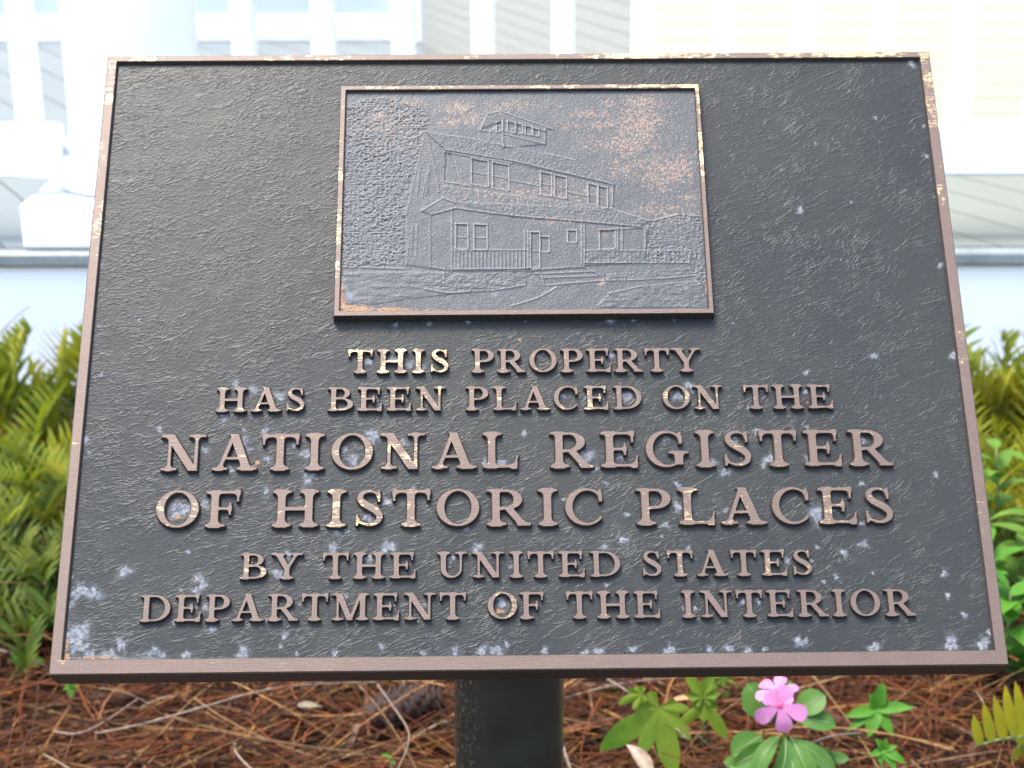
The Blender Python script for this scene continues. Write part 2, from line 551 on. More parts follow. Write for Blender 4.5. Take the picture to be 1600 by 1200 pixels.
sk.box(-4.2, 4.2, PY - 0.006, PY + 0.02, skz, DZ - 0.031, 0)
hpart(sk, "skirt_board", M['skirt'])
ft = MB()
ft.box(-4.2, 4.2, PY + 0.012, PY + 0.12, -0.1, skz - 0.002, 0)
hpart(ft, "footing", M['concrete'])
# foundation vent at far left
vt = MB()
vx0 = at(-60, 600, PY).x
vx1 = at(46, 600, PY).x
zt, zb = at(20, 598, PY).z - 0.006, at(20, 660, PY).z
vt.box(vx0, vx1, PY - 0.006, PY + 0.0115, zb, zt, 0)
for k in range(10):
    zz = zb + (zt - zb) * (k + 0.5) / 10
    vt.box(vx0, vx1, PY - 0.012, PY - 0.0065, zz - 0.0012, zz + 0.0012, 0)
for k in range(14):
    xx = vx0 + (vx1 - vx0) * (k + 0.5) / 14
    vt.box(xx - 0.0012, xx + 0.0012, PY - 0.0165, PY - 0.0125, zb, zt, 0)
hpart(vt, "vent", M['vent'])

# walls
def wall_siding(x0, y0, x1, y1, z0, z1, lap=0.034, depth=0.0008):
    mb = MB()
    a, b = Vector((x0, y0, 0)), Vector((x1, y1, 0))
    t = (b - a).normalized()
    nrm = Vector((t.y, -t.x, 0))
    n = int((z1 - z0) / lap) + 1
    for k in range(n):
        za, zc = z0 + k * lap, z0 + (k + 1) * lap
        p = [a + nrm * depth + Vector((0, 0, za)), b + nrm * depth + Vector((0, 0, za)), b + Vector((0, 0, zc)), a + Vector((0, 0, zc)),
             a + Vector((0, 0, za)), b + Vector((0, 0, za))]
        mb.add(p, [(0, 1, 2, 3), (4, 5, 1, 0)])
    mb.add([a + Vector((0, 0, z0)), b + Vector((0, 0, z0)), b + Vector((0, 0, z1)), a + Vector((0, 0, z1))] + [q - nrm * 0.12 for q in (a + Vector((0, 0, z0)), b + Vector((0, 0, z0)), b + Vector((0, 0, z1)), a + Vector((0, 0, z1)))],
           [(4, 7, 6, 5), (0, 4, 5, 1), (1, 5, 6, 2), (2, 6, 7, 3), (3, 7, 4, 0)])
    return mb
BX0, BY0 = at(640, 40, 5.7).x, 5.7
BX1, BY1 = at(1000, 40, 3.85).x, 3.85
bwl = MB()
bwl.box(-4.2, BX0 + 0.02, BACKY, BACKY + 0.12, DZ + 0.085, DZ + 2.9, 0)
hpart(bwl, "back_wall", M['backwall'])
tb = MB()
tb.box(-4.2, BX0 - 0.03, BACKY - 0.022, BACKY + 0.02, DZ, DZ + 0.06, 0, 0.004)
tb.box(-4.2, BX0 - 0.03, BACKY - 0.012, BACKY + 0.02, DZ + 0.0602, DZ + 0.084, 0, 0.004)
hpart(tb, "base_trim", M['white'])
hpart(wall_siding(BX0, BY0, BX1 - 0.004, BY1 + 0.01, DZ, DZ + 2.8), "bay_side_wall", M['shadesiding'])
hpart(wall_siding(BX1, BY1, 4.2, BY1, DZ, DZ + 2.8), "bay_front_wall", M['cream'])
cb = MB()
cb.box(BX0 - 0.045, BX0 + 0.02, BACKY - 0.09, BACKY - 0.025, DZ, DZ + 2.8, 0, 0.006)
hpart(cb, "corner_board", M['white'])

# column
def px_x(px, Y, py=150):
    return at(px, py, Y).x
CY = PY + 0.16
cx = px_x(203, CY, 60)
r_sh = (px_x(307, CY, 20) - px_x(99, CY, 20)) / 2
colm = empty("porch_column", (cx, CY, DZ))
tag(colm, "thick round white porch column with ring base and square block, left of the plaque", "column")
zpl = DZ + 0.083
ps = (px_x(203, CY - 0.15, 340) - px_x(46, CY - 0.15, 340))
mb = MB(); mb.box(cx - ps, cx + ps, CY - ps + 0.005, CY + ps + 0.005, DZ + 0.001, zpl, 0, 0.006)
def top(mb, name, mats, root):
    o = mb.build(name, mats)
    o.parent = root
    o.matrix_parent_inverse = root.matrix_world.inverted()
    return o
bpy.context.view_layer.update()
top(mb, "plinth", M['white'], colm)
mb = MB()
prof = [(r_sh + 0.004, zpl + 0.001)]
for k in range(9):
    a = -math.pi / 2 + math.pi * k / 8
    prof.append((r_sh + 0.008 + 0.03 * math.cos(a), zpl + 0.034 + 0.032 * math.sin(a)))
prof += [(r_sh + 0.012, zpl + 0.07), (r_sh + 0.012, zpl + 0.082), (r_sh + 0.004, zpl + 0.088)]
mb.lathe(prof, cx, CY, 56)
top(mb, "ring_base", M['white'], colm)
mb = MB()
mb.lathe([(r_sh + 0.003, zpl + 0.0885), (r_sh, zpl + 0.12), (r_sh - 0.001, DZ + 1.2), (r_sh - 0.014, DZ + 2.75)], cx, CY, 56)
top(mb, "shaft", M['white'], colm)

# railings: same depth as the column axis
RY = PY + 0.07
zr0 = at(40, 274, RY).z
zr1 = at(40, 197, RY).z
step = px_x(1505, RY, 40) - px_x(1380, RY, 40)
bwid = px_x(397, RY, 40) - px_x(361, RY, 40)


def railing(xa, xb, first, name, label):
    root = empty(name, ((xa + xb) / 2, RY, DZ))
    tag(root, label, "railing", "white porch railings")
    bpy.context.view_layer.update()
    def part(mb, nm):
        o = mb.build(nm, M['white'])
        o.matrix_world = PORCH
        o.parent = root
        o.matrix_parent_inverse = root.matrix_world.inverted()
    m1 = MB(); m1.box(xa, xb, RY - 0.034, RY + 0.034, zr0, zr1, 0, 0.005); part(m1, "bottom_rail")
    m1 = MB(); m1.box(xa, xb, RY - 0.045, RY + 0.045, DZ + 0.86, DZ + 0.94, 0, 0.01); part(m1, "top_rail")
    xx = first
    while xx < xb - 0.03:
        if xx > xa + 0.03:
            m1 = MB(); m1.box(xx - bwid / 2, xx + bwid / 2, RY - bwid / 2, RY + bwid / 2, zr1 + 0.0005, DZ + 0.8595, 0, 0.003); part(m1, "baluster")
        xx += step
f0 = px_x(379, RY, 40)
railing(cx + r_sh + 0.002, 2.6, f0, "porch_railing", "long white porch railing right of the column, passing behind the plaque")
fl = px_x(30, RY, 40)
railing(-2.6, cx - r_sh - 0.002, fl - 12 * step, "porch_railing", "short stretch of white railing left of the round column")

# ------------------------------------------------------------------ plaque pose
PW = 0.61
Cpx = np.array([[168, 87], [1452, 80], [1577, 1039], [76, 1055]], float) - [800, 600]
A = []
for (u, v), (x, y) in zip([(0, 0), (1, 0), (1, 1), (0, 1)], Cpx):
    A.append([u, v, 1, 0, 0, 0, -x * u, -x * v, -x])
    A.append([0, 0, 0, u, v, 1, -y * u, -y * v, -y])
Hm = np.linalg.svd(np.array(A))[2][-1].reshape(3, 3)
B = np.diag([1 / FPX, 1 / FPX, 1]) @ Hm
B *= PW / np.linalg.norm(B[:, 0])
if B[2, 2] < 0: B = -B
PH = float(np.linalg.norm(B[:, 1]))
ex = B[:, 0] / np.linalg.norm(B[:, 0])
ey = B[:, 1] - ex * (ex @ B[:, 1])
ey /= np.linalg.norm(ey)
def c2w(q):
    return RT * float(q[0]) - UP * float(q[1]) + Fw * float(q[2])
PX_ = c2w(ex).normalized()
PYv = (-c2w(ey)).normalized()
PZ_ = PX_.cross(PYv).normalized()
center = CPOS + c2w(B[:, 2] + 0.5 * B[:, 0] + 0.5 * B[:, 1])
POSE = Matrix(((PX_.x, PYv.x, PZ_.x, center.x), (PX_.y, PYv.y, PZ_.y, center.y), (PX_.z, PYv.z, PZ_.z, center.z), (0, 0, 0, 1)))
PINV = POSE.inverted()
CL = PINV @ CPOS
PR3 = PINV.to_3x3()


def pp(px, py, z=0.0):
    dl = PR3 @ (Fw + RT * ((px - 800) / FPX) - UP * ((py - 600) / FPX))
    q = CL + dl * ((z - CL.z) / dl.z)
    return q.x, q.y


FIELD = -0.0032
sign = empty("historic_marker", (center.x, center.y + 0.11, 0))
tag(sign, "weathered bronze plaque with raised lettering and a house relief on a dark post", "plaque")
bpy.context.view_layer.update()
SINV = sign.matrix_world.inverted()


def spart(o, name=None, mat=None):
    o.parent = sign
    o.matrix_parent_inverse = Matrix()
    o.matrix_basis = SINV @ (mat if mat is not None else POSE)
    return o


hw, hh = PW / 2, PH / 2
tl, tr, br, bl = pp(184, 98.4, FIELD), pp(1438, 94.5, FIELD), pp(1554, 1016.5), pp(95.7, 1031)
IX0 = (tl[0] + bl[0]) / 2; IX1 = (tr[0] + br[0]) / 2; IY1 = (tl[1] + tr[1]) / 2; IY0 = (bl[1] + br[1]) / 2


def rect_sweep(name, outer, inner, prof, mats, nseg, wear=None):
    """outer/inner = (x0,x1,y0,y1); prof = [(t, off, z, mat)] swept round the rectangle; t=0 outer, 1 inner"""
    V, F, MI, WR = [], [], [], []
    ring = []
    def corners(t, off):
        x0, x1, y0, y1 = [outer[i] + (inner[i] - outer[i]) * t for i in range(4)]
        return [(x0 + off, y0 + off), (x1 - off, y0 + off), (x1 - off, y1 - off), (x0 + off, y1 - off)]
    for (t, off, z, mi) in prof:
        c = corners(t, off)
        for s_ in range(4):
            a, b = c[s_], c[(s_ + 1) % 4]
            for k in range(nseg):
                q = k / nseg
                V.append((a[0] + (b[0] - a[0]) * q, a[1] + (b[1] - a[1]) * q, z))
    n = nseg * 4
    for i in range(len(prof) - 1):
        for k in range(n):
            a, b = i * n + k, i * n + (k + 1) % n
            F.append((a, b, b + n, a + n)); MI.append(prof[i][3])
    me = bpy.data.meshes.new(name)
    me.from_pydata(V, [], F)
    me.polygons.foreach_set("material_index", MI)
    me.update()
    if wear is not None:
        at_ = me.attributes.new("wear", 'FLOAT', 'POINT')
        at_.data.foreach_set("value", wear(np.array(V)))
    return link(name, me, mats)


def blobs(P, lst, z=0.0):
    out = np.zeros(len(P))
    for (px, py, rx, ry, a) in lst:
        x, y = pp(px, py, z)
        out = np.maximum(out, a * np.exp(-(((P[:, 0] - x) / (rx * 0.00043)) ** 2 + ((P[:, 1] - y) / (ry * 0.00043)) ** 2)))
    return out

GOLD = [(1000, 82, 130, 25, .75), (1220, 82, 60, 25, .5), (1330, 82, 110, 25, .75), (1120, 82, 50, 25, .5), (730, 88, 60, 20, .35), (480, 90, 130, 20, .40), (220, 92, 60, 20, .40),
        (175, 125, 20, 60, .45), (170, 150, 20, 30, .5), (150, 245, 20, 25, .55), (157, 335, 20, 50, .42), (150, 360, 20, 20, .55), (1455, 120, 22, 60, .55), (1460, 170, 22, 45, .6), (1470, 300, 20, 40, .45),
        (1500, 540, 20, 60, .36), (125, 480, 18, 60, .3), (1448, 88, 40, 25, .5), (1535, 820, 18, 60, .26), (110, 700, 18, 60, .22), (96, 1035, 12, 8, .5),
        (840, 1045, 200, 14, .12)]
border = rect_sweep("border", (-hw, hw, -hh, hh), (IX0, IX1, IY0, IY1),
    [(0, 0.002, -0.026, 1), (0, 0, -0.025, 1), (0, 0, -0.0010, 0), (0, 0.0008, 0, 0)] + [(k / 8, 0, 0, 0) for k in range(1, 8)] + [(1, -0.0004, 0, 0), (1, 0, -0.0004, 1), (1, 0.0011, FIELD - 0.0002, 1)],
    [M['border'], M['side']], 220, lambda P: blobs(P, GOLD))
spart(border)

# plate (field with cast leather texture, corroded spots)
SPOTS = [(368,599,8),(397,609,8),(437,619,10),(350,649,10),(249,670,5),(381,672,4),(382,689,9),(389,702,4),(414,673,7),(320,703,7),(281,717,5),(361,734,6),(477,709,9),(483,743,14),(537,702,8),(551,719,10),(581,683,14),(627,692,9),(759,721,9),(783,724,9),(416,767,6),(320,788,10),(281,796,19),(605,784,7),(575,809,9),(646,762,4),(729,827,5),(524,829,8),(541,829,6),(520,856,10),(605,854,12),(746,856,9),(575,565,8),(612,562,7),(642,569,8),(661,574,7),(417,717,6),(459,696,4),
(819,677,6),(916,713,15),(929,733,8),(875,700,5),(969,711,9),(1040,685,7),(1111,720,9),(1134,737,9),(1147,685,7),(1182,674,6),(1203,717,10),(1193,727,5),(1263,717,7),(1261,667,4),(1259,582,5),(1366,556,7),(1349,689,6),(1160,715,4),(1059,758,6),(1059,792,8),(1040,820,6),(1034,838,3),(979,804,5),(974,844,7),(948,756,4),(1276,803,14),(1299,797,8),(1346,756,5),(1349,850,8),(1347,818,4),(1134,797,5),(881,780,4),(980,619,12),(1076,602,8),(1085,610,6),(1059,619,10),(1190,610,6),(1169,637,4),(1259,612,5),(956,556,6),(984,569,7),(845,554,8),(879,619,5),(920,621,6),
(195,893,11),(293,862,4),(312,904,10),(317,915,9),(307,923,7),(282,922,4),(450,865,6),(448,873,5),(434,896,10),(125,924,14),(147,927,12),(110,944,8),(111,902,4),(126,984,14),(118,996,18),(123,1010,16),(189,1007,10),(170,1022,12),(142,1023,10),(239,1018,9),(252,1023,9),(291,1023,7),(379,1022,12),(445,993,7),(438,1010,4),(464,1022,4),(332,983,6),(415,968,4),(321,949,6),(302,949,6),(494,945,6),(272,973,4),(456,957,4),
(614,857,5),(575,873,9),(705,873,7),(800,885,6),(817,871,5),(947,914,4),(784,942,10),(540,932,6),(523,1021,5),(597,1010,6),(661,1020,6),(711,1017,8),(753,1017,9),(776,1017,12),(792,1007,5),(851,1017,6),(914,1020,6),(936,1018,8),(989,1014,6),(944,854,6),(594,907,4),(664,945,4),
(1319,864,7),(1229,875,7),(1277,855,4),(1287,909,4),(1307,902,4),(1364,896,3),(1476,896,6),(1481,931,5),(1507,961,5),(1249,1003,10),(1259,1002,5),(1366,1012,10),(1486,1006,13),(1536,1007,12),(1546,987,6),(1047,1016,10),(1109,1016,6),(1139,1013,8),(1169,1017,7),(1195,1014,4),(1161,940,6),(1186,938,6),(1221,932,5),(1075,857,4),(1268,876,4),(1094,927,4),(1068,951,4),(1086,951,4),
(1250,329,7),(1274,224,3),(1368,184,5),(1443,197,4),(1448,244,5),(1424,99,8),(1221,265,2),(1374,221,2),(1460,307,3),(1469,414,5),(1330,316,3),(1489,555,7),(217,501,4),(157,415,5),(618,508,5),(671,506,5),(732,501,5),(956,500,9),(822,499,4),(990,498,6),(1053,497,5),(134,687,7),(139,707,4),(158,586,4),(1145,505,3),(1462,741,5)]
NXG, NYG = 960, 720
gx = np.linspace(IX0 + 0.0002, IX1 - 0.0002, NXG)
gy = np.linspace(IY0 + 0.0002, IY1 - 0.0002, NYG)
GX, GY = np.meshgrid(gx, gy)
salt = np.zeros_like(GX); core = np.zeros_like(GX); rust = np.zeros_like(GX)
for i, (px, py, r) in enumerate(SPOTS):
    x, y = pp(px, py, FIELD)
    rr = r * 0.00046 * 1.05
    ix = np.where(np.abs(gx - x) < rr * 3)[0]; iy = np.where(np.abs(gy - y) < rr * 3)[0]
    if not len(ix) or not len(iy): continue
    s0, s1 = slice(iy[0], iy[-1] + 1), slice(ix[0], ix[-1] + 1)
    dx, dy = GX[s0, s1] - x, GY[s0, s1] - y
    th = np.arctan2(dy, dx)
    ph = nrng.uniform(0, 6.28, 4)
    wob = 1 + 0.22 * np.sin(2 * th + ph[0]) + 0.18 * np.sin(3 * th + ph[1]) + 0.13 * np.sin(5 * th + ph[2]) + 0.1 * np.sin(8 * th + ph[3])
    dist = np.hypot(dx, dy) / (rr * wob)
    salt[s0, s1] = np.maximum(salt[s0, s1], (0.75 + 0.35 * nrng.random()) * (0.50 * np.exp(-(dist / 1.15) ** 2.0) + 0.62 * np.exp(-((dist - 0.36) / 0.24) ** 2)))
    if r >= 4 and nrng.random() < 0.6:
        core[s0, s1] = np.maximum(core[s0, s1], 0.9 * np.exp(-(np.hypot(dx - 0.1 * rr, dy) / (max(rr * 0.19, 0.0006))) ** 2))
# pale crust along the lower edge and in the lower left corner
edge = GY - IY0
n1 = np.array([mnoise.noise(Vector((x * 60, 2.2, 0))) + 0.6 * mnoise.noise(Vector((x * 190, 7.2, 0))) for x in gx])
left = np.exp(-((gx - IX0) / 0.09) ** 2)
salt = np.maximum(salt, np.exp(-edge / (0.0012 + 0.0030 * left[None, :] + 0.0007 * n1[None, :].clip(0))) * (0.32 + 0.42 * n1[None, :].clip(-0.6, 0.8) + 0.5 * left[None, :]))
ledge = (GX - IX0)
salt = np.maximum(salt, 0.8 * np.exp(-ledge / 0.004) * np.exp(-((GY - IY0) / 0.05) ** 2))
for (px, py, rx, ry, a) in [(100, 1026, 10, 7, .9), (101, 1008, 6, 12, .95), (150, 1028, 40, 5, .55), (1541, 1008, 10, 8, .35), (812, 531, 3, 3, .8), (402, 723, 5, 4, .8), (398, 730, 8, 4, .5), (277, 808, 12, 4, .6), (275, 783, 8, 4, .5), (395, 872, 4, 4, .9), (392, 878, 3, 3, .9), (780, 955, 8, 4, .7), (776, 934, 4, 6, .5), (1048, 612, 4, 6, .7), (840, 557, 5, 5, .6), (975, 553, 4, 4, .7), (240, 945, 8, 4, .4), (300, 957, 5, 4, .5), (1261, 629, 5, 4, .5), (960, 622, 4, 5, .4), (700, 700, 4, 4, .5)]:
    x, y = pp(px, py, FIELD)
    rust = np.maximum(rust, a * np.exp(-(((GX - x) / (rx * .00046)) ** 2 + ((GY - y) / (ry * .00046)) ** 2)))


def grid_mesh(name, GX, GY, GZ, attrs, smooth=True):
    ny, nx_ = GX.shape
    me = bpy.data.meshes.new(name)
    V = np.stack([GX, GY, GZ], -1).reshape(-1, 3)
    idx = np.arange(ny * nx_).reshape(ny, nx_)
    q = np.stack([idx[:-1, :-1], idx[:-1, 1:], idx[1:, 1:], idx[1:, :-1]], -1).reshape(-1, 4)
    # skirt so that the sheet is a closed-looking slab
    me.vertices.add(len(V)); me.vertices.foreach_set("co", V.astype(np.float32).ravel())
    me.loops.add(q.size); me.loops.foreach_set("vertex_index", q.astype(np.int32).ravel())
    me.polygons.add(len(q))
    me.polygons.foreach_set("loop_start", np.arange(0, q.size, 4, dtype=np.int32))
    me.polygons.foreach_set("use_smooth", np.ones(len(q), bool) if smooth else np.zeros(len(q), bool))
    me.update(calc_edges=True)
    for k, a in attrs.items():
        t = me.attributes.new(k, 'FLOAT', 'POINT')
        t.data.foreach_set("value", a.astype(np.float32).ravel())
    me.validate()
    return me
GZ = np.full_like(GX, FIELD)
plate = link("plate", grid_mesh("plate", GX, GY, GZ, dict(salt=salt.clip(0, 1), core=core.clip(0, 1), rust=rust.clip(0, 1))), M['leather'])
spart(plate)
bk = MB(); bk.box(IX0 + 0.0008, IX1 - 0.0008, IY0 + 0.0008, IY1 - 0.0008, -0.024, FIELD - 0.0015)
spart(bk.build("back_plate", M['side']))

# picture frame
PFZ, PNZ = 0.0050, 0.0022
o_ = [pp(533, 133.5, PFZ), pp(1092, 131.5, PFZ), pp(1116, 489.5, PFZ), pp(520.5, 493.5, PFZ)]
i_ = [pp(541, 140, PFZ), pp(1086, 138, PFZ), pp(1108, 481.5, PFZ), pp(529.5, 485.5, PFZ)]
def rect4(q):
    return ((q[0][0] + q[3][0]) / 2, (q[1][0] + q[2][0]) / 2, (q[2][1] + q[3][1]) / 2, (q[0][1] + q[1][1]) / 2)
PO, PI_ = rect4(o_), rect4(i_)
GOLD2 = [(700, 135, 90, 12, .4), (850, 134, 100, 12, .5), (1000, 133, 90, 12, .6), (1080, 133, 30, 14, .7), (600, 136, 60, 12, .35), (1097, 240, 12, 60, .75), (1092, 160, 12, 40, .55), (1102, 310, 12, 40, .4),
         (530, 260, 12, 70, .45), (527, 360, 12, 50, .5), (536, 170, 10, 40, .3), (525, 420, 10, 30, .45)]
pf = rect_sweep("picture_frame", PO, PI_,
    [(0, -0.0008, FIELD + 0.0001, 1), (0, 0, PFZ - 0.0006, 1), (0, 0.0004, PFZ, 0), (0.3, 0, PFZ, 0), (0.6, 0, PFZ, 0), (1, -0.0004, PFZ, 0), (1, 0, PFZ - 0.0004, 1), (1, 0.0006, PNZ - 0.0012, 1)],
    [M['border'], M['side']], 140, lambda P: blobs(P, GOLD2, PFZ))
spart(pf)

# ---- relief panel: a cast height field
RX, RYn = 620, 420
rx_ = np.linspace(PI_[0] + 0.0003, PI_[1] - 0.0003, RX)
ry_ = np.linspace(PI_[2] + 0.0003, PI_[3] - 0.0003, RYn)
QX, QY = np.meshgrid(rx_, ry_)
UNIT = 0.00045                     # one picture pixel on the plate, in metres


def loc(pts):
    return np.array([pp(a, b, PNZ) for a, b in pts])


def seg_dist(P0, P1):
    d = P1 - P0
    L2 = (d ** 2).sum() + 1e-12
    t = (((QX - P0[0]) * d[0] + (QY - P0[1]) * d[1]) / L2).clip(0, 1)
    return np.hypot(QX - P0[0] - t * d[0], QY - P0[1] - t * d[1])


def inside(pts):
    P = loc(pts)
    res = np.zeros(QX.shape, bool)
    n = len(P)
    for i in range(n):
        x0, y0 = P[i]; x1, y1 = P[(i + 1) % n]
        c = (y0 > QY) != (y1 > QY)
        xi = (x1 - x0) * (QY - y0) / (y1 - y0 + 1e-15) + x0
        res ^= c & (QX < xi)
    return res


def vnoise(scale, seed, ax=1.0, ay=1.0):
    r = np.random.default_rng(seed)
    n = 256
    T = r.random((n, n))
    u = (QX - rx_[0]) * scale * ax; v = (QY - ry_[0]) * scale * ay
    iu, iv = np.floor(u).astype(int), np.floor(v).astype(int)
    fu, fv = u - iu, v - iv
    fu = fu * fu * (3 - 2 * fu); fv = fv * fv * (3 - 2 * fv)
    g_ = lambda a, b: T[b % n, a % n]
    return (g_(iu, iv) * (1 - fu) + g_(iu + 1, iv) * fu) * (1 - fv) + (g_(iu, iv + 1) * (1 - fu) + g_(iu + 1, iv + 1) * fu) * fv


def fbm(scale, seed, o=3, ax=1.0, ay=1.0):
    return sum(vnoise(scale * 2 ** k, seed + k * 11, ax, ay) * 0.5 ** k for k in range(o)) / sum(0.5 ** k for k in range(o))

HT = np.zeros_like(QX)


def blur(a, k=1):
    a = a.astype(float)
    for _ in range(k):
        p = np.pad(a, 1, 'edge')
        a = (p[:-2, 1:-1] + p[2:, 1:-1] + 2 * p[1:-1, 1:-1] + p[1:-1, :-2] + p[1:-1, 2:]) / 6
    return a


def raise_poly(pts, h, k=2):
    global HT
    HT = HT + blur(inside(pts), k) * h


def line(pts, h=0.35, wd=1.1):
    global HT
    P = loc(pts)
    for i in range(len(P) - 1):
        d_ = seg_dist(P[i], P[i + 1]) / (wd * UNIT)
        HT = HT + h * np.exp(-d_ ** 2) * LMOD


fol = fbm(400, 3, 3, 0.8, 1.2)
fol = (1 - np.abs(fol - 0.5) * 5) * (0.15 + 1.2 * fbm(130, 5, 2)) * 0.62
rough_n = fbm(900, 31, 3)
def tex_poly(pts, h, tex, k=3):
    global HT
    HT = HT + blur(inside(pts), k) * tex * h

LMOD = 0.55 + 0.9 * fbm(330, 91, 2)      # the cast lines swell and thin
# tree on the left, hedge on the right, grass
tex_poly([(541, 168), (560, 158), (600, 152), (640, 156), (672, 180), (664, 205), (650, 260), (634, 335), (632, 416), (534, 418)], 1.15, fol, 12)
tex_poly([(1016, 346), (1040, 340), (1060, 334), (1096, 338), (1106, 480), (1085, 430), (1079, 412), (1010, 410), (1010, 360)], 0.75, fol, 6)
tex_poly([(532, 425), (700, 425), (820, 446), (700, 460), (620, 470), (531, 484)], 0.6, fbm(260, 41, 3, 0.5, 1.6))
tex_poly([(700, 430), (830, 424), (840, 445), (720, 456), (664, 452)], 0.6, fol)
tex_poly([(952, 458), (1000, 449), (1096, 441), (1107, 481), (930, 481)], 0.7, fbm(420, 47, 3, 0.7, 1.3))
tex_poly([(938, 430), (1000, 424), (1086, 418), (1086, 428), (1000, 436), (940, 437)], 0.6, fol)
tex_poly([(914, 394), (1079, 394), (1076, 411), (914, 412)], 0.55, fol)
# house body masses
raise_poly([(664, 206), (754, 219), (852, 238), (900, 250), (960, 290), (957, 326), (1016, 345), (1006, 410), (912, 416), (830, 424), (706, 424), (634, 414), (634, 336)], 0.45, 3)
raise_poly([(664, 206), (754, 219), (900, 250), (960, 289), (800, 252), (696, 235)], 0.40, 2)
raise_poly([(656, 330), (692, 310), (720, 316), (956, 326), (1016, 345), (1000, 355), (910, 347), (800, 338), (712, 326), (674, 336)], 0.42, 2)
raise_poly([(762, 178), (782, 173), (864, 201), (852, 204), (786, 188), (750, 203)], 0.5, 2)
raise_poly([(765, 205), (786, 190), (852, 203), (852, 226), (786, 232), (765, 219)], 0.45, 2)
tex_poly([(664, 206), (754, 219), (900, 250), (960, 289), (696, 235)], 0.45, rough_n)
tex_poly([(692, 290), (957, 326), (1016, 345), (1000, 355), (800, 338), (692, 312)], 0.5, rough_n)
# roof lines
for q in ([(664, 206), (634, 336)], [(667, 212), (680, 262), (686, 300)], [(664, 206), (754, 219)], [(696, 235), (800, 252), (960, 289)], [(694, 238), (800, 256)], [(852, 240), (900, 251)],
          [(750, 203), (762, 178), (782, 174), (864, 202)], [(750, 204), (768, 206)], [(786, 188), (786, 232)], [(852, 202), (852, 226)], [(788, 210), (850, 225)], [(765, 206), (765, 219)], [(786, 190), (852, 205)],
          [(796, 282), (843, 291)], [(886, 300), (920, 307)], [(957, 291), (957, 326)], [(694, 284), (738, 292)], [(658, 331), (692, 310), (712, 318)], [(674, 336), (712, 326), (800, 338), (910, 347), (1000, 355)],
          [(956, 326), (1016, 345)], [(672, 338), (672, 420)], [(706, 326), (706, 424)], [(909, 347), (909, 414)], [(913, 347), (913, 414)], [(566, 418), (632, 420)], [(534, 417), (556, 418)],
          [(1008, 358), (1008, 410)], [(965, 357), (965, 390)], [(972, 357), (972, 390)], [(936, 360), (1006, 356)], [(914, 392), (1079, 392)], [(1079, 392), (1076, 412)], [(914, 411), (1076, 411)],
          [(833, 422), (912, 417), (938, 430)], [(836, 428), (930, 424)], [(848, 434), (934, 431)], [(833, 422), (846, 432), (850, 444)],
          [(800, 478), (840, 466), (870, 449)], [(850, 446), (932, 439), (1000, 437), (1050, 434), (1086, 430)], [(952, 458), (1000, 448), (1050, 443), (1096, 440)], [(664, 452), (700, 458), (770, 454), (820, 446)],
          [(676, 418), (694, 421), (694, 452)], [(1016, 346), (1060, 335), (1096, 338)], [(820, 362), (820, 420)], [(825, 362), (825, 420)], [(645, 355), (642, 398)], [(652, 352), (650, 400)], [(656, 262), (652, 305)], [(672, 258), (666, 305)], [(668, 270), (660, 308)],
          [(640, 374), (634, 416)]):
    line(q, 0.26 if q[0][0] < 690 and abs(q[0][1] - q[-1][1]) > 20 else 0.46, 1.35)


def window(x0, y0, x1, y1, slope, mull=True):
    dy = slope * (x1 - x0)
    raise_poly([(x0, y0), (x1, y0 + dy), (x1, y1 + dy), (x0, y1)], -0.75, 1)
    line([(x0 - 1, y0 - 1), (x1 + 1, y0 + dy - 1), (x1 + 1, y1 + dy + 1), (x0 - 1, y1 + 1), (x0 - 1, y0 - 1)], 0.42, 1.45)
    if mull:
        ym = y0 + (y1 - y0) * 0.52
        line([(x0, ym), (x1, ym + dy)], 0.42, 1.0)
window(738, 249, 762, 287, 0.18); window(771, 255, 794, 293, 0.18)
window(846, 270, 861, 303, 0.2); window(868, 275, 884, 307, 0.2)
window(920, 288, 932, 318, 0.22); window(936, 292, 948, 322, 0.22)
for q in ((777, 193, 783, 206, -0.3), (794, 191, 804, 205, 0.2), (807, 194, 815, 207, 0.2), (822, 198, 830, 209, 0.2), (834, 202, 841, 211, 0.2)):
    window(*q, False)
raise_poly([(696, 238), (706, 240), (717, 285), (694, 284)], -0.8, 1)
window(713, 351, 730, 388, 0.03); window(742, 352, 760, 389, 0.03)
window(830, 364, 842, 418, 0.0); window(845, 371, 857, 393, 0.02, False); window(888, 361, 900, 378, 0.02, False)
window(938, 361, 960, 389, -0.05, False)
# railing in the relief
line([(708, 392), (826, 391)], 0.5, 1.2); line([(708, 421), (826, 420)], 0.5, 1.2)
for k in range(20):
    line([(711 + k * 6, 393), (711 + k * 6, 420)], 0.36, 1.0)
for k in range(24):
    line([(918 + k * 6.7, 393), (918 + k * 6.7, 410)], 0.16, 1.0)
HT += (fbm(1700, 61, 2) - 0.5) * 0.34 + (fbm(120, 71, 2) - 0.5) * 0.3
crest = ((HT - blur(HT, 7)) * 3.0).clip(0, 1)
ax_ = lambda lst: sum_blobs(lst)


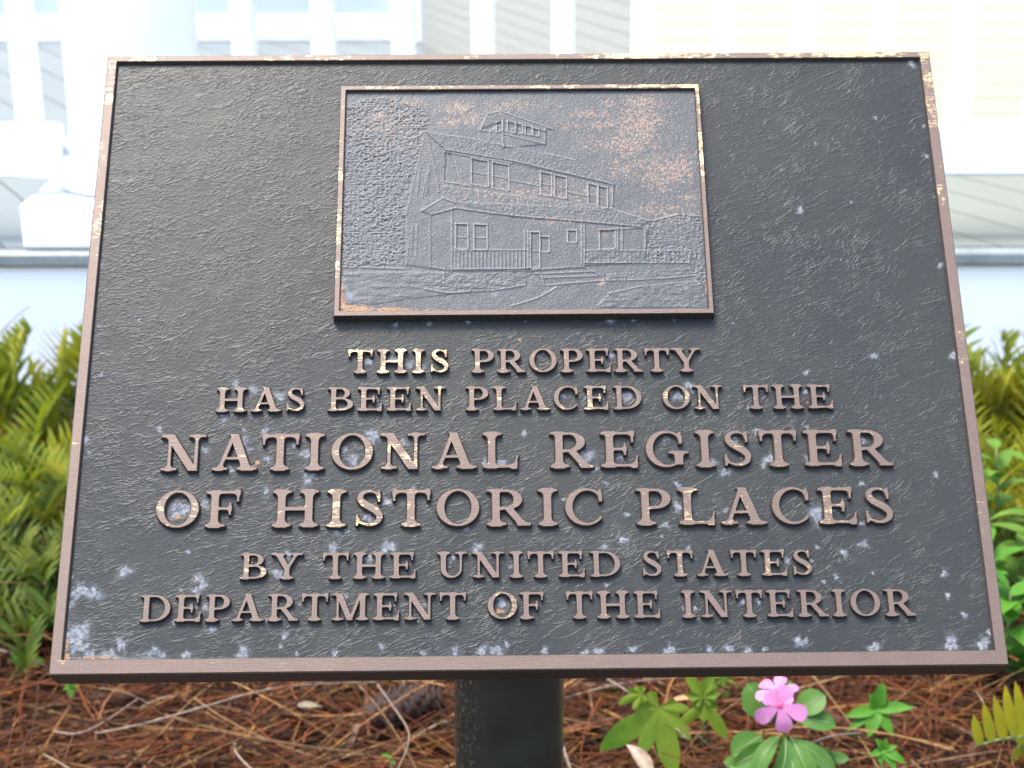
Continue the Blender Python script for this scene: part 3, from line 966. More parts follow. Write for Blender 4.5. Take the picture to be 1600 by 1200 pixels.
def sum_blobs(lst):
    out = np.zeros_like(QX)
    for (px, py, sx, sy, a) in lst:
        x, y = pp(px, py, PNZ)
        out = np.maximum(out, a * np.exp(-(((QX - x) / (sx * UNIT)) ** 2 + ((QY - y) / (sy * UNIT)) ** 2)))
    return out
copper = sum_blobs([(1000, 195, 48, 50, .56), (1005, 160, 40, 20, .52), (985, 225, 60, 28, .50), (940, 195, 40, 14, .46), (918, 178, 45, 10, .48), (950, 160, 18, 12, .44), (900, 198, 40, 12, .42), (1030, 270, 42, 44, .50), (1060, 262, 32, 40, .50), (985, 262, 60, 26, .44), (930, 225, 40, 18, .40), (715, 168, 36, 16, .50), (700, 190, 30, 14, .44), (640, 160, 30, 10, .48), (590, 178, 14, 20, .46), (735, 185, 25, 20, .44), (800, 165, 60, 16, .38), (1075, 308, 30, 6, .46), (945, 365, 10, 8, .45), (880, 345, 60, 10, .36), (940, 442, 8, 8, .5), (830, 300, 140, 30, .33), (1040, 330, 80, 30, .34), (620, 200, 80, 50, .30)])
rsalt = sum_blobs([(546, 462, 9, 9, .8), (540, 450, 5, 8, .7), (556, 467, 12, 4, .6), (773, 460, 8, 6, .7), (1072, 449, 6, 6, .6), (1064, 477, 8, 5, .5), (940, 470, 16, 10, .4), (876, 166, 6, 3, .8), (1023, 253, 10, 6, .5), (926, 356, 5, 5, .5), (600, 476, 60, 5, .35), (700, 478, 80, 4, .25), (1098, 435, 5, 8, .4)])
rrust = sum_blobs([(534, 476, 8, 14, 1.1), (534, 455, 3.5, 30, .95), (555, 482, 34, 6, 1.1), (610, 483, 40, 4, .95), (660, 484, 60, 2.5, .6), (545, 474, 5, 4, .5), (1104, 448, 3, 12, .9), (534, 410, 2.5, 30, .5), (543, 143, 6, 4, .5)])
REL = 0.00085
RZ = PNZ + HT * REL
# tuck the rim under the frame
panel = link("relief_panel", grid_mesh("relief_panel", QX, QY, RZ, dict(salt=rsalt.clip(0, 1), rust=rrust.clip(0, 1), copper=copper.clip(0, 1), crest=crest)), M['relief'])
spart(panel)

# ------------------------------------------------------------------ raised letters (outlines by signed distance, traced to polygons)
RES = 0.0125


class G:
    def __init__(s, w):
        s.w = w
        s.x = np.arange(-0.12, w + 0.12, RES)
        s.y = np.arange(-0.12, 1.14, RES)
        s.X, s.Y = np.meshgrid(s.x, s.y)

    def box(s, x0, x1, y0, y1):
        qx = np.abs(s.X - (x0 + x1) / 2) - (x1 - x0) / 2
        qy = np.abs(s.Y - (y0 + y1) / 2) - (y1 - y0) / 2
        return np.hypot(qx.clip(0), qy.clip(0)) + np.minimum(np.maximum(qx, qy), 0)

    def diag(s, x0, y0, x1, y1, wh, ya=None, yb=None):
        """slanted stroke, wh = horizontal width, cut level at both ends"""
        t = (s.Y - y0) / (y1 - y0)
        xc = x0 + (x1 - x0) * t
        L = math.hypot(x1 - x0, y1 - y0)
        c = abs(y1 - y0) / L
        lo, hi = min(y0, y1), max(y0, y1)
        if ya is not None: lo = ya
        if yb is not None: hi = yb
        return np.maximum((np.abs(s.X - xc) - wh / 2) * c, np.maximum(lo - s.Y, s.Y - hi))

    def ell(s, cx, cy, rx, ry):
        px, py = s.X - cx, s.Y - cy
        k0 = np.hypot(px / rx, py / ry)
        k1 = np.hypot(px / rx ** 2, py / ry ** 2) + 1e-6
        return np.where(k0 < 0.05, -min(rx, ry), k0 * (k0 - 1) / k1)


def U_(*a):
    r = a[0]
    for b in a[1:]: r = np.minimum(r, b)
    return r


def SU(a, b, k=0.10):
    h = (k - np.abs(a - b)).clip(0) / k
    return np.minimum(a, b) - h * h * k * 0.25


def glyph(ch):
    W = dict(N=1.19, A=1.19, T=.95, I=.5, O=1.11, L=.95, R=1.13, E=.98, G=1.12, S=.80, H=1.19, F=.92, C=1.0, P=.9, D=1.13, B=1.03, Y=1.2, U=1.12, M=1.38)[ch]
    g = G(W)
    b, dg, el = g.box, g.diag, g.ell
    s, t, sf = .205, .08, .068
    st = lambda x: b(x, x + s, 0, 1)
    foot = lambda x0, x1: b(x0, x1, 0, sf)
    head = lambda x0, x1: b(x0, x1, 1 - sf, 1)
    KB = 0.16
    if ch == 'I':
        f = SU(SU(st(.1375), foot(0, .5), KB), head(0, .5), KB)
    elif ch == 'H':
        a = SU(SU(st(.13), foot(0, .485), KB), head(0, .485), KB)
        c = SU(SU(st(.835), foot(.705, 1.19), KB), head(.705, 1.19), KB)
        f = U_(a, c, b(.3, .9, .455, .545))
    elif ch == 'T':
        f = SU(SU(st(.3625), foot(.22, .73), KB), b(.03, .92, .91, 1), 0.10)
        f = SU(SU(f, b(0, .06, .70, .985), KB), b(.89, .95, .70, .985), KB)
    elif ch in 'EF':
        f = SU(st(.13), b(0, .86, .915, 1), .1)
        f = SU(f, b(.80, .86, .69, .99), .14)
        f = SU(f, b(.3, .66, .465, .545), .05)
        f = SU(f, b(.60, .66, .33, .68), .10)
        if ch == 'E':
            f = SU(f, b(0, .92, 0, .085), .1)
            f = SU(f, dg(.885, 0, .955, .33, .06), .16)
        else:
            f = SU(f, foot(0, .52), KB)
    elif ch == 'L':
        f = SU(SU(st(.13), head(0, .5), KB), b(0, .88, 0, .085), .1)
        f = SU(f, dg(.84, 0, .92, .36, .06), .16)
    elif ch == 'D':
        out = U_(b(.13, .52, 0, 1), np.maximum(el(.52, .5, .61, .5), .5 - g.X))
        inn = U_(b(.335, .53, .08, .92), np.maximum(el(.52, .5, .40, .425), .5 - g.X))
        f = np.maximum(out, -inn)
        f = SU(SU(f, foot(0, .3), .1), head(0, .3), .1)
    elif ch in 'PR':
        out = U_(b(.13, .5, .43, 1), np.maximum(el(.5, .715, .40 if ch == 'P' else .42, .285), .48 - g.X))
        inn = U_(b(.335, .51, .515, .92), np.maximum(el(.5, .7175, .17 if ch == 'P' else .185, .2025), .48 - g.X))
        f = np.maximum(out, -inn)
        f = U_(f, st(.13))
        f = SU(SU(f, foot(0, .50), KB), head(0, .3), .1)
        if ch == 'R':
            f = U_(f, dg(.53, .5, .93, 0, .24))
            f = SU(f, b(.80, 1.13, 0, .06), .10)
    elif ch == 'B':
        out = U_(b(.13, .53, 0, 1), np.maximum(el(.52, .755, .37, .245), .5 - g.X), np.maximum(el(.52, .275, .51, .275), .5 - g.X))
        in1 = U_(b(.335, .53, .575, .925), np.maximum(el(.52, .75, .155, .175), .5 - g.X))
        in2 = U_(b(.335, .53, .08, .485), np.maximum(el(.52, .2825, .275, .2025), .5 - g.X))
        f = np.maximum(out, -np.minimum(in1, in2))
        f = SU(SU(f, foot(0, .3), .1), head(0, .3), .1)
    elif ch == 'A':
        f = U_(dg(.565, 1.03, .19, 0, .115), dg(.555, 1.03, .925, 0, .24), b(.32, .8, .29, .37))
        f = SU(SU(f, foot(0, .42), .12), foot(.66, 1.19), .12)
    elif ch == 'N':
        f = U_(b(.19, .285, 0, 1), b(.90, .995, 0, 1), dg(.23, 1, .885, -0.02, .26, -0.02, 1))
        f = SU(SU(SU(f, head(0, .3), .10), foot(.03, .45), .12), head(.74, 1.19), .12)
    elif ch == 'M':
        f = U_(b(.17, .265, 0, 1), b(1.04, 1.245, 0, 1), dg(.27, 1, .68, -.02, .235, -.02, 1), dg(1.07, 1, .69, -.02, .12, -.02, 1))
        f = SU(SU(SU(SU(f, head(0, .3), .1), foot(0, .44), .12), head(1.1, 1.38), .1), foot(.9, 1.38), .12)
    elif ch == 'Y':
        f = U_(dg(.25, 1, .605, .40, .25), dg(.97, 1, .63, .40, .12), b(.50, .705, 0, .47))
        f = SU(SU(SU(f, foot(.34, .865), KB), head(0, .52), .1), head(.76, 1.2), .1)
    elif ch == 'U':
        out = np.maximum(el(.53, .36, .40, .385), g.Y - .37)
        inn = np.maximum(el(.585, .36, .25, .29), g.Y - .38)
        f = np.maximum(out, -inn)
        f = U_(f, b(.13, .335, .36, 1), b(.835, .93, .36, 1))
        f = SU(SU(f, head(0, .485), KB), head(.67, 1.12), .12)
    elif ch == 'O':
        f = np.maximum(el(.555, .5, .555, .525), -el(.555, .5, .345, .45))
    elif ch in 'CG':
        cx_ = .53
        f = np.maximum(el(cx_, .5, .53, .525), -el(cx_ + .05, .5, .385, .445))
        f = np.maximum(f, -b(.70, 1.4, .26 if ch == 'C' else .40, .70))
        f = np.maximum(f, g.X - (.95 if ch == 'C' else 1.02))
        f = SU(f, b(.88, .945, .64, .985), .10)
        if ch == 'G':
            f = np.maximum(f, g.X - .98)
            f = U_(f, b(.75, .975, .05, .42))
            f = SU(f, b(.60, 1.12, .36, .43), .1)
        else:
            f = np.maximum(f, -np.maximum(dg(1.10, .10, .92, .32, .16, .1, .4), -9))
    elif ch == 'S':
        P = np.array([(.62, .80), (.56, .92), (.42, .968), (.27, .955), (.16, .87), (.145, .74), (.24, .625), (.40, .53), (.56, .43), (.665, .30), (.64, .145), (.50, .048), (.33, .034), (.17, .09), (.10, .20)])
        rr = np.array([.03, .035, .042, .055, .075, .095, .108, .112, .110, .098, .078, .058, .045, .036, .03])
        tt = np.linspace(0, len(P) - 1, 160)
        xs_, ys_, rs_ = [np.interp(tt, range(len(P)), q) for q in (P[:, 0], P[:, 1], rr)]
        for _ in range(12):
            xs_[1:-1] = (xs_[:-2] + xs_[1:-1] * 2 + xs_[2:]) / 4
            ys_[1:-1] = (ys_[:-2] + ys_[1:-1] * 2 + ys_[2:]) / 4
        f = None
        for x_, y_, r_ in zip(xs_, ys_, rs_):
            q = np.hypot(g.X - x_, g.Y - y_) - r_ * 0.9
            f = q if f is None else np.minimum(f, q)
        f = SU(f, b(.605, .665, .67, .99), .08)
        f = SU(f, b(.045, .105, .01, .34), .08)
    return g, f


def contours(g, F):
    """marching squares on the zero level, chained to closed loops"""
    segs = {}
    ny, nx_ = F.shape
    In = F < 0
    def ip(a, b):
        fa, fb = F[a], F[b]
        t = fa / (fa - fb)
        return (g.x[a[1]] + (g.x[b[1]] - g.x[a[1]]) * t, g.y[a[0]] + (g.y[b[0]] - g.y[a[0]]) * t)
    code = In[:-1, :-1] * 1 + In[:-1, 1:] * 2 + In[1:, 1:] * 4 + In[1:, :-1] * 8
    pts = {}
    for j, i in zip(*np.where((code > 0) & (code < 15))):
        c = int(code[j, i])
        E_ = {0: ((j, i), (j, i + 1)), 1: ((j, i + 1), (j + 1, i + 1)), 2: ((j + 1, i), (j + 1, i + 1)), 3: ((j, i), (j + 1, i))}
        tab = {1: [(3, 0)], 2: [(0, 1)], 3: [(3, 1)], 4: [(1, 2)], 5: [(3, 2), (1, 0)], 6: [(0, 2)], 7: [(3, 2)], 8: [(2, 3)], 9: [(2, 0)], 10: [(0, 3), (2, 1)], 11: [(2, 1)], 12: [(1, 3)], 13: [(1, 0)], 14: [(0, 3)]}[c]
        for a, b in tab:
            ka, kb = E_[a], E_[b]
            for k in (ka, kb):
                if k not in pts: pts[k] = ip(*k)
            segs[ka] = kb
    loops = []
    while segs:
        k0 = next(iter(segs))
        k = k0
        lp = []
        while k in segs:
            lp.append(pts[k])
            k = segs.pop(k)
        if len(lp) > 8:
            loops.append(np.array(lp))
    return loops


def simplify(lp):
    keep = []
    n = len(lp)
    # drop points lying on straight runs
    d0 = lp - np.roll(lp, 1, 0)
    d1 = np.roll(lp, -1, 0) - lp
    cr = np.abs(d0[:, 0] * d1[:, 1] - d0[:, 1] * d1[:, 0]) / (np.linalg.norm(d0, axis=1) * np.linalg.norm(d1, axis=1) + 1e-12)
    k = (cr > 0.004)
    k &= np.linalg.norm(d0, axis=1) > 1e-5
    return lp[k] if k.sum() > 6 else lp


LZ = 0.0036         # how far the letters stand out of the field


def glyph_mesh(ch):
    g, F = glyph(ch)
    loops = [simplify(l) for l in contours(g, F)]
    gyv, gxv = np.gradient(F, RES)
    V, Fc, MI = [], [], []
    caps = []
    flat = []
    for l in loops:
        # gradient of the distance field = outward direction
        fi = ((l[:, 0] - g.x[0]) / RES).clip(0, len(g.x) - 1.001); fj = ((l[:, 1] - g.y[0]) / RES).clip(0, len(g.y) - 1.001)
        i0, j0 = fi.astype(int), fj.astype(int)
        nrm = np.stack([gxv[j0, i0], gyv[j0, i0]], 1)
        nrm /= np.linalg.norm(nrm, axis=1)[:, None] + 1e-9
        n = len(l)
        b0 = len(V)
        for off, z in ((0.035, 0.0), (0.0, 0.90), (-0.010, 1.0)):
            for p, q in zip(l, nrm):
                V.append((p[0] + q[0] * off, p[1] + q[1] * off, z))
        for r in range(2):
            for k in range(n):
                a, c = b0 + r * n + k, b0 + r * n + (k + 1) % n
                Fc.append((a, c, c + n, a + n)); MI.append(1 if r == 0 else 0)
        caps.append([Vector(V[b0 + 2 * n + k]) for k in range(n)])
        flat += [b0 + 2 * n + k for k in range(n)]
    for tri in tessellate_polygon(caps):
        a, b, c = (flat[i] for i in tri)
        va, vb, vc = V[a], V[b], V[c]
        if (vb[0] - va[0]) * (vc[1] - va[1]) - (vb[1] - va[1]) * (vc[0] - va[0]) < 0:
            b, c = c, b
        Fc.append((a, b, c)); MI.append(0)
    me = bpy.data.meshes.new("letter_" + ch.lower())
    me.from_pydata(V, [], Fc)
    me.polygons.foreach_set("material_index", MI)
    me.materials.append(M['face']); me.materials.append(M['side'])
    me.update()
    return me, g.w
GLY = {c: glyph_mesh(c) for c in "THISPROEYABNLCDGFUM"}

LINES = [  # cap and base points left, then right; words with their left and right ends
    ((545, 546.5), (545, 582), (1094, 544), (1094, 579.5), [("THIS", 544.5, 703), ("PROPERTY", 737, 1095.5)]),
    ((338, 607), (338, 642.5), (1300, 600.5), (1300, 637), [("HAS", 338, 478), ("BEEN", 512, 696), ("PLACED", 728, 1002.5), ("ON", 1035.5, 1130), ("THE", 1163, 1301.5)]),
    ((250, 679), (250, 735), (1395, 672), (1395, 726), [("NATIONAL", 250, 810.5), ("REGISTER", 860, 1395)]),
    ((250, 768), (250, 823.5), (1399, 760.5), (1399, 817), [("OF", 243, 376), ("HISTORIC", 425, 944), ("PLACES", 995, 1399.5)]),
    ((375, 866), (375, 904.5), (1271, 858), (1271, 898), [("BY", 375, 472.5), ("THE", 504.5, 650), ("UNITED", 683, 969.5), ("STATES", 1003, 1271)]),
    ((219, 931), (219, 971), (1430, 919.5), (1430, 961), [("DEPARTMENT", 218.5, 727.5), ("OF", 762, 851), ("THE", 886, 1032), ("INTERIOR", 1065.5, 1430.5)]),
]
WEAR = {0: dict(THIS=(.52, .55, .52, .55), PROPERTY=(.30, .22, .2, .22, .2, .25, .16, .14)),
        1: dict(HAS=(.22, .32, .3), BEEN=(.28, .3, .3, .3), PLACED=(.22, .2, .2, .25, .38, .26), ON=(.28, .38), THE=(.3, .16, .28)),
        2: dict(NATIONAL=(.16, .18, .12, .14, .32, .34, .2, .14), REGISTER=(.24, .14, .18, .14, .2, .18, .16, .2)),
        3: dict(OF=(.3, .14), HISTORIC=(.1, .40, .42, .36, .16, .14, .12, .1), PLACES=(.12, .34, .32, .14, .34, .24)),
        4: dict(BY=(.32, .14), STATES=(.2, .3, .12, .14, .26, .30)),
        5: dict(OF=(.36, .12))}
KERN = {"AT": -.05, "TA": -.05, "AS": -.02, "LA": -.06, "AL": -.02, "TY": -.04, "RT": -.03, "AR": -.02, "PA": -.07, "PL": .0, "OP": .02, "RO": 0, "TO": -.02, "CE": .02, "ST": 0, "TI": 0, "AC": -.05, "OF": -.02, "RI": .0, "II": .03, "IN": .02, "HI": .02, "IS": .01, "BY": -.03, "TR": 0, "NI": .02, "IT": -.01}
for li, (c0, b0, c1, b1, words) in enumerate(LINES):
    zt_ = FIELD + LZ
    pc0, pb0, pc1, pb1 = pp(*c0, zt_), pp(*b0, zt_), pp(*c1, zt_), pp(*b1, zt_)
    cap = ((pc0[1] - pb0[1]) + (pc1[1] - pb1[1])) / 2
    for wd, xa, xb in words:
        def base_y(px):
            t = (px - b0[0]) / (b1[0] - b0[0])
            return pb0[1] + (pb1[1] - pb0[1]) * t
        yb_px = b0[1] + (b1[1] - b0[1]) * ((xa + xb) / 2 - b0[0]) / (b1[0] - b0[0])
        X0, X1 = pp(xa, yb_px - 15, zt_)[0], pp(xb, yb_px - 15, zt_)[0]
        tot = sum(GLY[c][1] for c in wd) * cap
        ker = [KERN.get(wd[i:i + 2], 0) * cap for i in range(len(wd) - 1)]
        gap = (X1 - X0 - tot - sum(ker)) / (len(wd) - 1)
        sx = 1.0
        mingap = 0.10 * cap
        if gap < mingap:
            sx = (X1 - X0 - sum(ker) - mingap * (len(wd) - 1)) / tot
            gap = mingap
        elif gap > 0.20 * cap:
            sx = (X1 - X0 - sum(ker) - 0.20 * cap * (len(wd) - 1)) / tot
            gap = 0.20 * cap
        x = X0
        for k, ch in enumerate(wd):
            me, gw = GLY[ch]
            o = bpy.data.objects.new("letter", me)
            COL.objects.link(o)
            px_here = xa + (xb - xa) * (x - X0) / (X1 - X0)
            mt = POSE @ Matrix.Translation((x, base_y(px_here), FIELD - 0.00005)) @ Matrix.Diagonal((cap * sx, cap, LZ, 1))
            spart(o, mat=mt)
            wv = WEAR.get(li, {}).get(wd)
            o["wear"] = float(wv[k]) if wv else 0.0 + 0.10 * rnd.random()
            x += gw * cap * sx + gap + (ker[k] if k < len(ker) else 0)

# post
pst = MB()
pz = POSE @ Vector((0, 0, -0.024))
pcy = center.y + 0.11
pl_, pr_ = at(709, 1130, pcy - 0.02), at(881.5, 1130, pcy - 0.02)
pcx, pr = (pl_.x + pr_.x) / 2, (pr_.x - pl_.x) / 2
nrm = PZ_
def plane_z(x, y):      # underside of the back of the plaque
    q = POSE @ Vector((0, 0, -0.0245))
    return q.z - (nrm.x * (x - q.x) + nrm.y * (y - q.y)) / nrm.z
n = 48
V = []
for k in range(n):
    a = 2 * math.pi * k / n
    # rounded square tube
    ca, sa = math.cos(a), math.sin(a)
    q = 1 / (abs(ca) ** 2.6 + abs(sa) ** 2.6) ** (1 / 2.6)
    x, y = pcx + pr * ca * q, pcy + pr * sa * q
    V.append((x, y, -0.12)); V.append((x, y, plane_z(x, y)))
F = [(2 * k, 2 * ((k + 1) % n), 2 * ((k + 1) % n) + 1, 2 * k + 1) for k in range(n)]
pst.add(V, F, 0, True)
pst.add([V[2 * k + 1] for k in range(n)], [tuple(range(n))])
po = pst.build("post", M['post'])
spart(po, mat=Matrix())

# ------------------------------------------------------------------ pine straw (uncountable: one object)
def straw():
    V, F, T = [], [], []
    pal = [((0.16, 0.055, 0.025), 5), ((0.24, 0.09, 0.04), 5), ((0.07, 0.03, 0.018), 6), ((0.32, 0.19, 0.10), 3), ((0.40, 0.30, 0.20), 1.6), ((0.30, 0.24, 0.19), 1.5), ((0.26, 0.09, 0.035), 2.5), ((0.38, 0.22, 0.07), 1.0), ((0.06, 0.03, 0.02), 3)]
    cs = [c for c, q in pal]; ws = [q for c, q in pal]
    def ribbon(pts, wd, col, fold=0.3):
        b = len(V)
        n = len(pts)
        tw0 = rnd.uniform(0, 3.14)
        for i, p in enumerate(pts):
            t = (pts[min(i + 1, n - 1)] - pts[max(i - 1, 0)]).normalized()
            s_ = t.cross(Vector((0, 0, 1)))
            if s_.length < 1e-4: s_ = Vector((1, 0, 0))
            s_.normalize()
            u = s_.cross(t)
            a = tw0 * 0.5 - 0.7
            sd_ = s_ * math.cos(a) + u * math.sin(a)
            up_ = u * math.cos(a) - s_ * math.sin(a)
            h = wd(i / (n - 1)) if callable(wd) else wd
            V.extend([p - sd_ * h, p + up_ * h * fold * 2, p + sd_ * h])
            T.extend([col] * 3)
        for i in range(n - 1):
            for k in range(2):
                q = b + i * 3 + k
                F.append((q, q + 1, q + 4, q + 3))
    def strand(x, y, z, L, az, pit, curl, lift, wd, col, n=6):
        p = Vector((x, y, z))
        pts = [p.copy()]
        for i in range(n):
            az += curl / n
            p = p + Vector((math.cos(az) * math.cos(pit), math.sin(az) * math.cos(pit), math.sin(pit))) * (L / n)
            pit -= lift / n
            if p.z < 0.004: p.z = 0.004 + rnd.random() * 0.006
            pts.append(p.copy())
        ribbon(pts, wd, col)
    def dens(n, y0, y1, zmax, wmul=1.0):
        for _ in range(n):
            y = rnd.uniform(y0, y1)
            x = rnd.uniform(-1, 1) * (0.38 * y + 0.22)
            c = rnd.choices(cs, ws)[0]
            k = rnd.uniform(0.3, 0.95)
            c = (c[0] * k * 1.1, c[1] * k * 0.84, c[2] * k * 0.52, 1)
            z = rnd.random() ** 2.0 * zmax + 0.006
            strand(x, y, z, rnd.uniform(0.07, 0.24), rnd.gauss(0.1, 0.75) + (math.pi if rnd.random() < .5 else 0), rnd.gauss(0.02, 0.16), rnd.gauss(0, 0.55), rnd.gauss(0.15, 0.3), rnd.uniform(0.0006, 0.0015) * wmul, c)
    dens(9500, 1.45, 2.15, 0.055)
    dens(3200, 2.15, 2.9, 0.05, 1.2)
    dens(900, 1.2, 1.45, 0.04)
    # the litter runs on beyond both edges of the view
    for _ in range(6500):
        y = rnd.uniform(0.9, 2.85)
        x = rnd.choice((-1, 1)) * (0.36 * y + 0.2 + rnd.random() * 1.6)
        c = rnd.choices(cs, ws)[0]
        k = rnd.uniform(0.3, 0.95)
        strand(x, y, rnd.random() ** 2 * 0.04 + 0.006, rnd.uniform(0.08, 0.26), rnd.uniform(0, 6.28), rnd.gauss(0.02, 0.14), rnd.gauss(0, 0.55), rnd.gauss(0.15, 0.3), rnd.uniform(0.001, 0.002), (c[0] * k, c[1] * k * 0.86, c[2] * k * 0.66, 1), 4)
    # upright and leaning odd needles
    for _ in range(420):
        y = rnd.uniform(1.5, 2.2); x = rnd.uniform(-1, 1) * (0.34 * y + 0.1)
        c = rnd.choices(cs, ws)[0]
        strand(x, y, 0.01, rnd.uniform(0.06, 0.16), rnd.uniform(0, 6.28), rnd.uniform(0.4, 1.2), rnd.gauss(0, 0.4), rnd.uniform(0.3, 1.6), rnd.uniform(0.0007, 0.0014), (*c, 1))
    # long flat brown leaves
    for _ in range(750):
        y = rnd.uniform(1.45, 2.5); x = rnd.uniform(-1, 1) * (0.36 * y + 0.15)
        c = rnd.choice([(0.10, 0.04, 0.024), (0.15, 0.06, 0.034), (0.06, 0.027, 0.018), (0.17, 0.095, 0.06), (0.20, 0.075, 0.028)])
        W_ = rnd.uniform(0.0025, 0.006)
        strand(x, y, rnd.random() ** 1.5 * 0.05 + 0.008, rnd.uniform(0.06, 0.15), rnd.gauss(0.1, 1.0) + (math.pi if rnd.random() < .5 else 0), rnd.gauss(0.03, 0.10), rnd.gauss(0, 0.6), rnd.gauss(0.15, 0.2), lambda t, W_=W_: W_ * (math.sin(math.pi * min(1, 0.08 + t * 0.92)) ** 0.7), (*c, 1), 7)
    me = bpy.data.meshes.new("pine_straw")
    me.from_pydata([tuple(p) for p in V], [], F)
    a = me.color_attributes.new("tint", 'FLOAT_COLOR', 'POINT')
    a.data.foreach_set("color", np.array(T, np.float32).ravel())
    me.polygons.foreach_set("use_smooth", [True] * len(F))
    me.update()
    o = link("pine_straw", me, M['straw'])
    tag(o, "thick litter of brown pine needles and narrow dead leaves covering the ground", "pine straw", kind='stuff')
straw()

# ------------------------------------------------------------------ plants
lance = lambda t: max(0.02, math.sin(math.pi * (0.06 + 0.94 * t) ** 0.75) ** 0.9)
ovate = lambda t: max(0.02, math.sin(math.pi * t ** 0.62) ** 0.8)
obov = lambda t: max(0.03, math.sin(math.pi * min(1, 0.03 + 0.97 * t) ** 1.25) ** 0.62)
blade = lambda t: max(0.03, (1 - t ** 3.2) * (0.55 + 0.45 * min(1, t * 4)))


def place(o, root):
    o.parent = root
    o.matrix_parent_inverse = root.matrix_world.inverted()
    return o


def frond(mb, base, az, L, p0, p1, pin, pw, spacing=0.0105, mi=0, updir=0.85):
    p = Vector(base)
    n = 26
    pts = [p.copy()]
    dirs = []
    for i in range(n):
        t = i / (n - 1)
        pit = p0 + (p1 - p0) * t ** 1.1
        d_ = Vector((math.cos(az) * math.cos(pit), math.sin(az) * math.cos(pit), math.sin(pit)))
        p = p + d_ * (L / n)
        pts.append(p.copy()); dirs.append(d_)
    mb.tube(pts, [0.0016 * (1 - 0.75 * i / n) for i in range(n + 1)], 4, 1)
    m = int(L / spacing)
    for k in range(int(m * 0.12), m):
        t = k / m
        q = t * n
        i = min(n - 1, int(q))
        b = pts[i].lerp(pts[i + 1], q - i)
        d_ = dirs[i]
        side = Vector((-math.sin(az), math.cos(az), 0))
        nrm_ = side.cross(d_) * -1
        if nrm_.z < 0: nrm_ = -nrm_
        ln = pin * (math.sin(math.pi * (0.10 + 0.88 * t)) ** 0.55) * rnd.uniform(0.88, 1.1)
        for sgn in (-1, 1):
            dv = side * sgn * rnd.uniform(0.75, 1.0) + d_ * 0.35 + nrm_ * updir * rnd.uniform(0.6, 1.3) + Vector((0, 0, updir * 0.5))
            mb.leaf(b, dv, d_ * 0.6 + nrm_, ln, pw * rnd.uniform(0.85, 1.15), blade, bend=rnd.uniform(0.1, 0.6), fold=0.2, n=4, mi=mi, twist=rnd.uniform(-.5, .5))


def fern(pos, n, Lr, mat, label, cat="fern", grp=None, az0=None, spread=6.28, pin=0.060, pw=0.0085, p0=(0.9, 1.4), p1=(-0.5, 0.5), sp=0.0105, up=0.85):
    root = empty("fern", pos)
    tag(root, label, cat, grp)
    bpy.context.view_layer.update()
    for k in range(n):
        az = (az0 if az0 is not None else 0) + spread * ((k + rnd.random()) / n - 0.5)
        mb = MB()
        frond(mb, Vector(pos) + Vector((rnd.gauss(0, .012), rnd.gauss(0, .012), 0)), az, rnd.uniform(*Lr), rnd.uniform(*p0), rnd.uniform(*p1), pin * rnd.uniform(.85, 1.15), pw, sp, 0, up)
        place(mb.build("frond", [mat, M['stem']]), root)
    return root

# left ferns, from back to front
def gp(px, Y):
    p = at(px, 600, Y)
    return (p.x, Y, 0.0)
GL = "ferns growing beside the plaque"
ERECT = dict(p0=(1.15, 1.5), p1=(0.35, 1.25), pin=0.078, pw=0.0105, sp=0.0165, up=2.0)
fern(gp(-25, 2.62), 7, (0.25, 0.315), M['fern'], "tallest yellow-green fern against the white skirt board at the left edge", grp=GL, **ERECT)
fern(gp(78, 2.58), 6, (0.23, 0.30), M['fern'], "yellow-green fern between the left edge and plaque, tips before the white board", grp=GL, **ERECT)
fern(gp(10, 2.40), 11, (0.20, 0.27), M['fern'], "middle fern of the left clump, below the black foundation vent", grp=GL, up=1.1, sp=.012)
fern(gp(90, 2.30), 10, (0.20, 0.27), M['fern'], "mid green fern close to the left border of the plaque", grp=GL, up=1.1, sp=.012)
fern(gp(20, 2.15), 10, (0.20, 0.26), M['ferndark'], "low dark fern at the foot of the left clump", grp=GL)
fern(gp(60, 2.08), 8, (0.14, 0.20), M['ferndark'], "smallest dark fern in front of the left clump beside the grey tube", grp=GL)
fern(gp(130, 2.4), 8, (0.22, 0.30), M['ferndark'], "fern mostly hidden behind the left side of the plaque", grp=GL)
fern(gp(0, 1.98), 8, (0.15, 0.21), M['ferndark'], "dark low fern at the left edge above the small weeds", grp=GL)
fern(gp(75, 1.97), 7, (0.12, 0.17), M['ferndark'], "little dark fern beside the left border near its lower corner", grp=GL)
# right ferns
fern(gp(1545, 2.6), 8, (0.23, 0.29), M['fern'], "fern rising beside the upper right border in front of the white skirt board", grp=GL, **ERECT)
fern(gp(1615, 2.55), 9, (0.25, 0.31), M['fern'], "tallest fern at the right edge, tips against the white board", grp=GL, **ERECT)
fern(gp(1570, 2.40), 10, (0.26, 0.34), M['fern'], "shaded fern under the leafy stems at the right edge", grp=GL, up=1.1, sp=.012)
fern(gp(1590, 2.22), 10, (0.22, 0.28), M['fern'], "bright fern among the leafy plants at the right edge", grp=GL, up=1.2, sp=.012)
fern(gp(1500, 2.2), 8, (0.16, 0.24), M['ferndark'], "small dim fern below the lower right corner of the plaque", grp=GL)

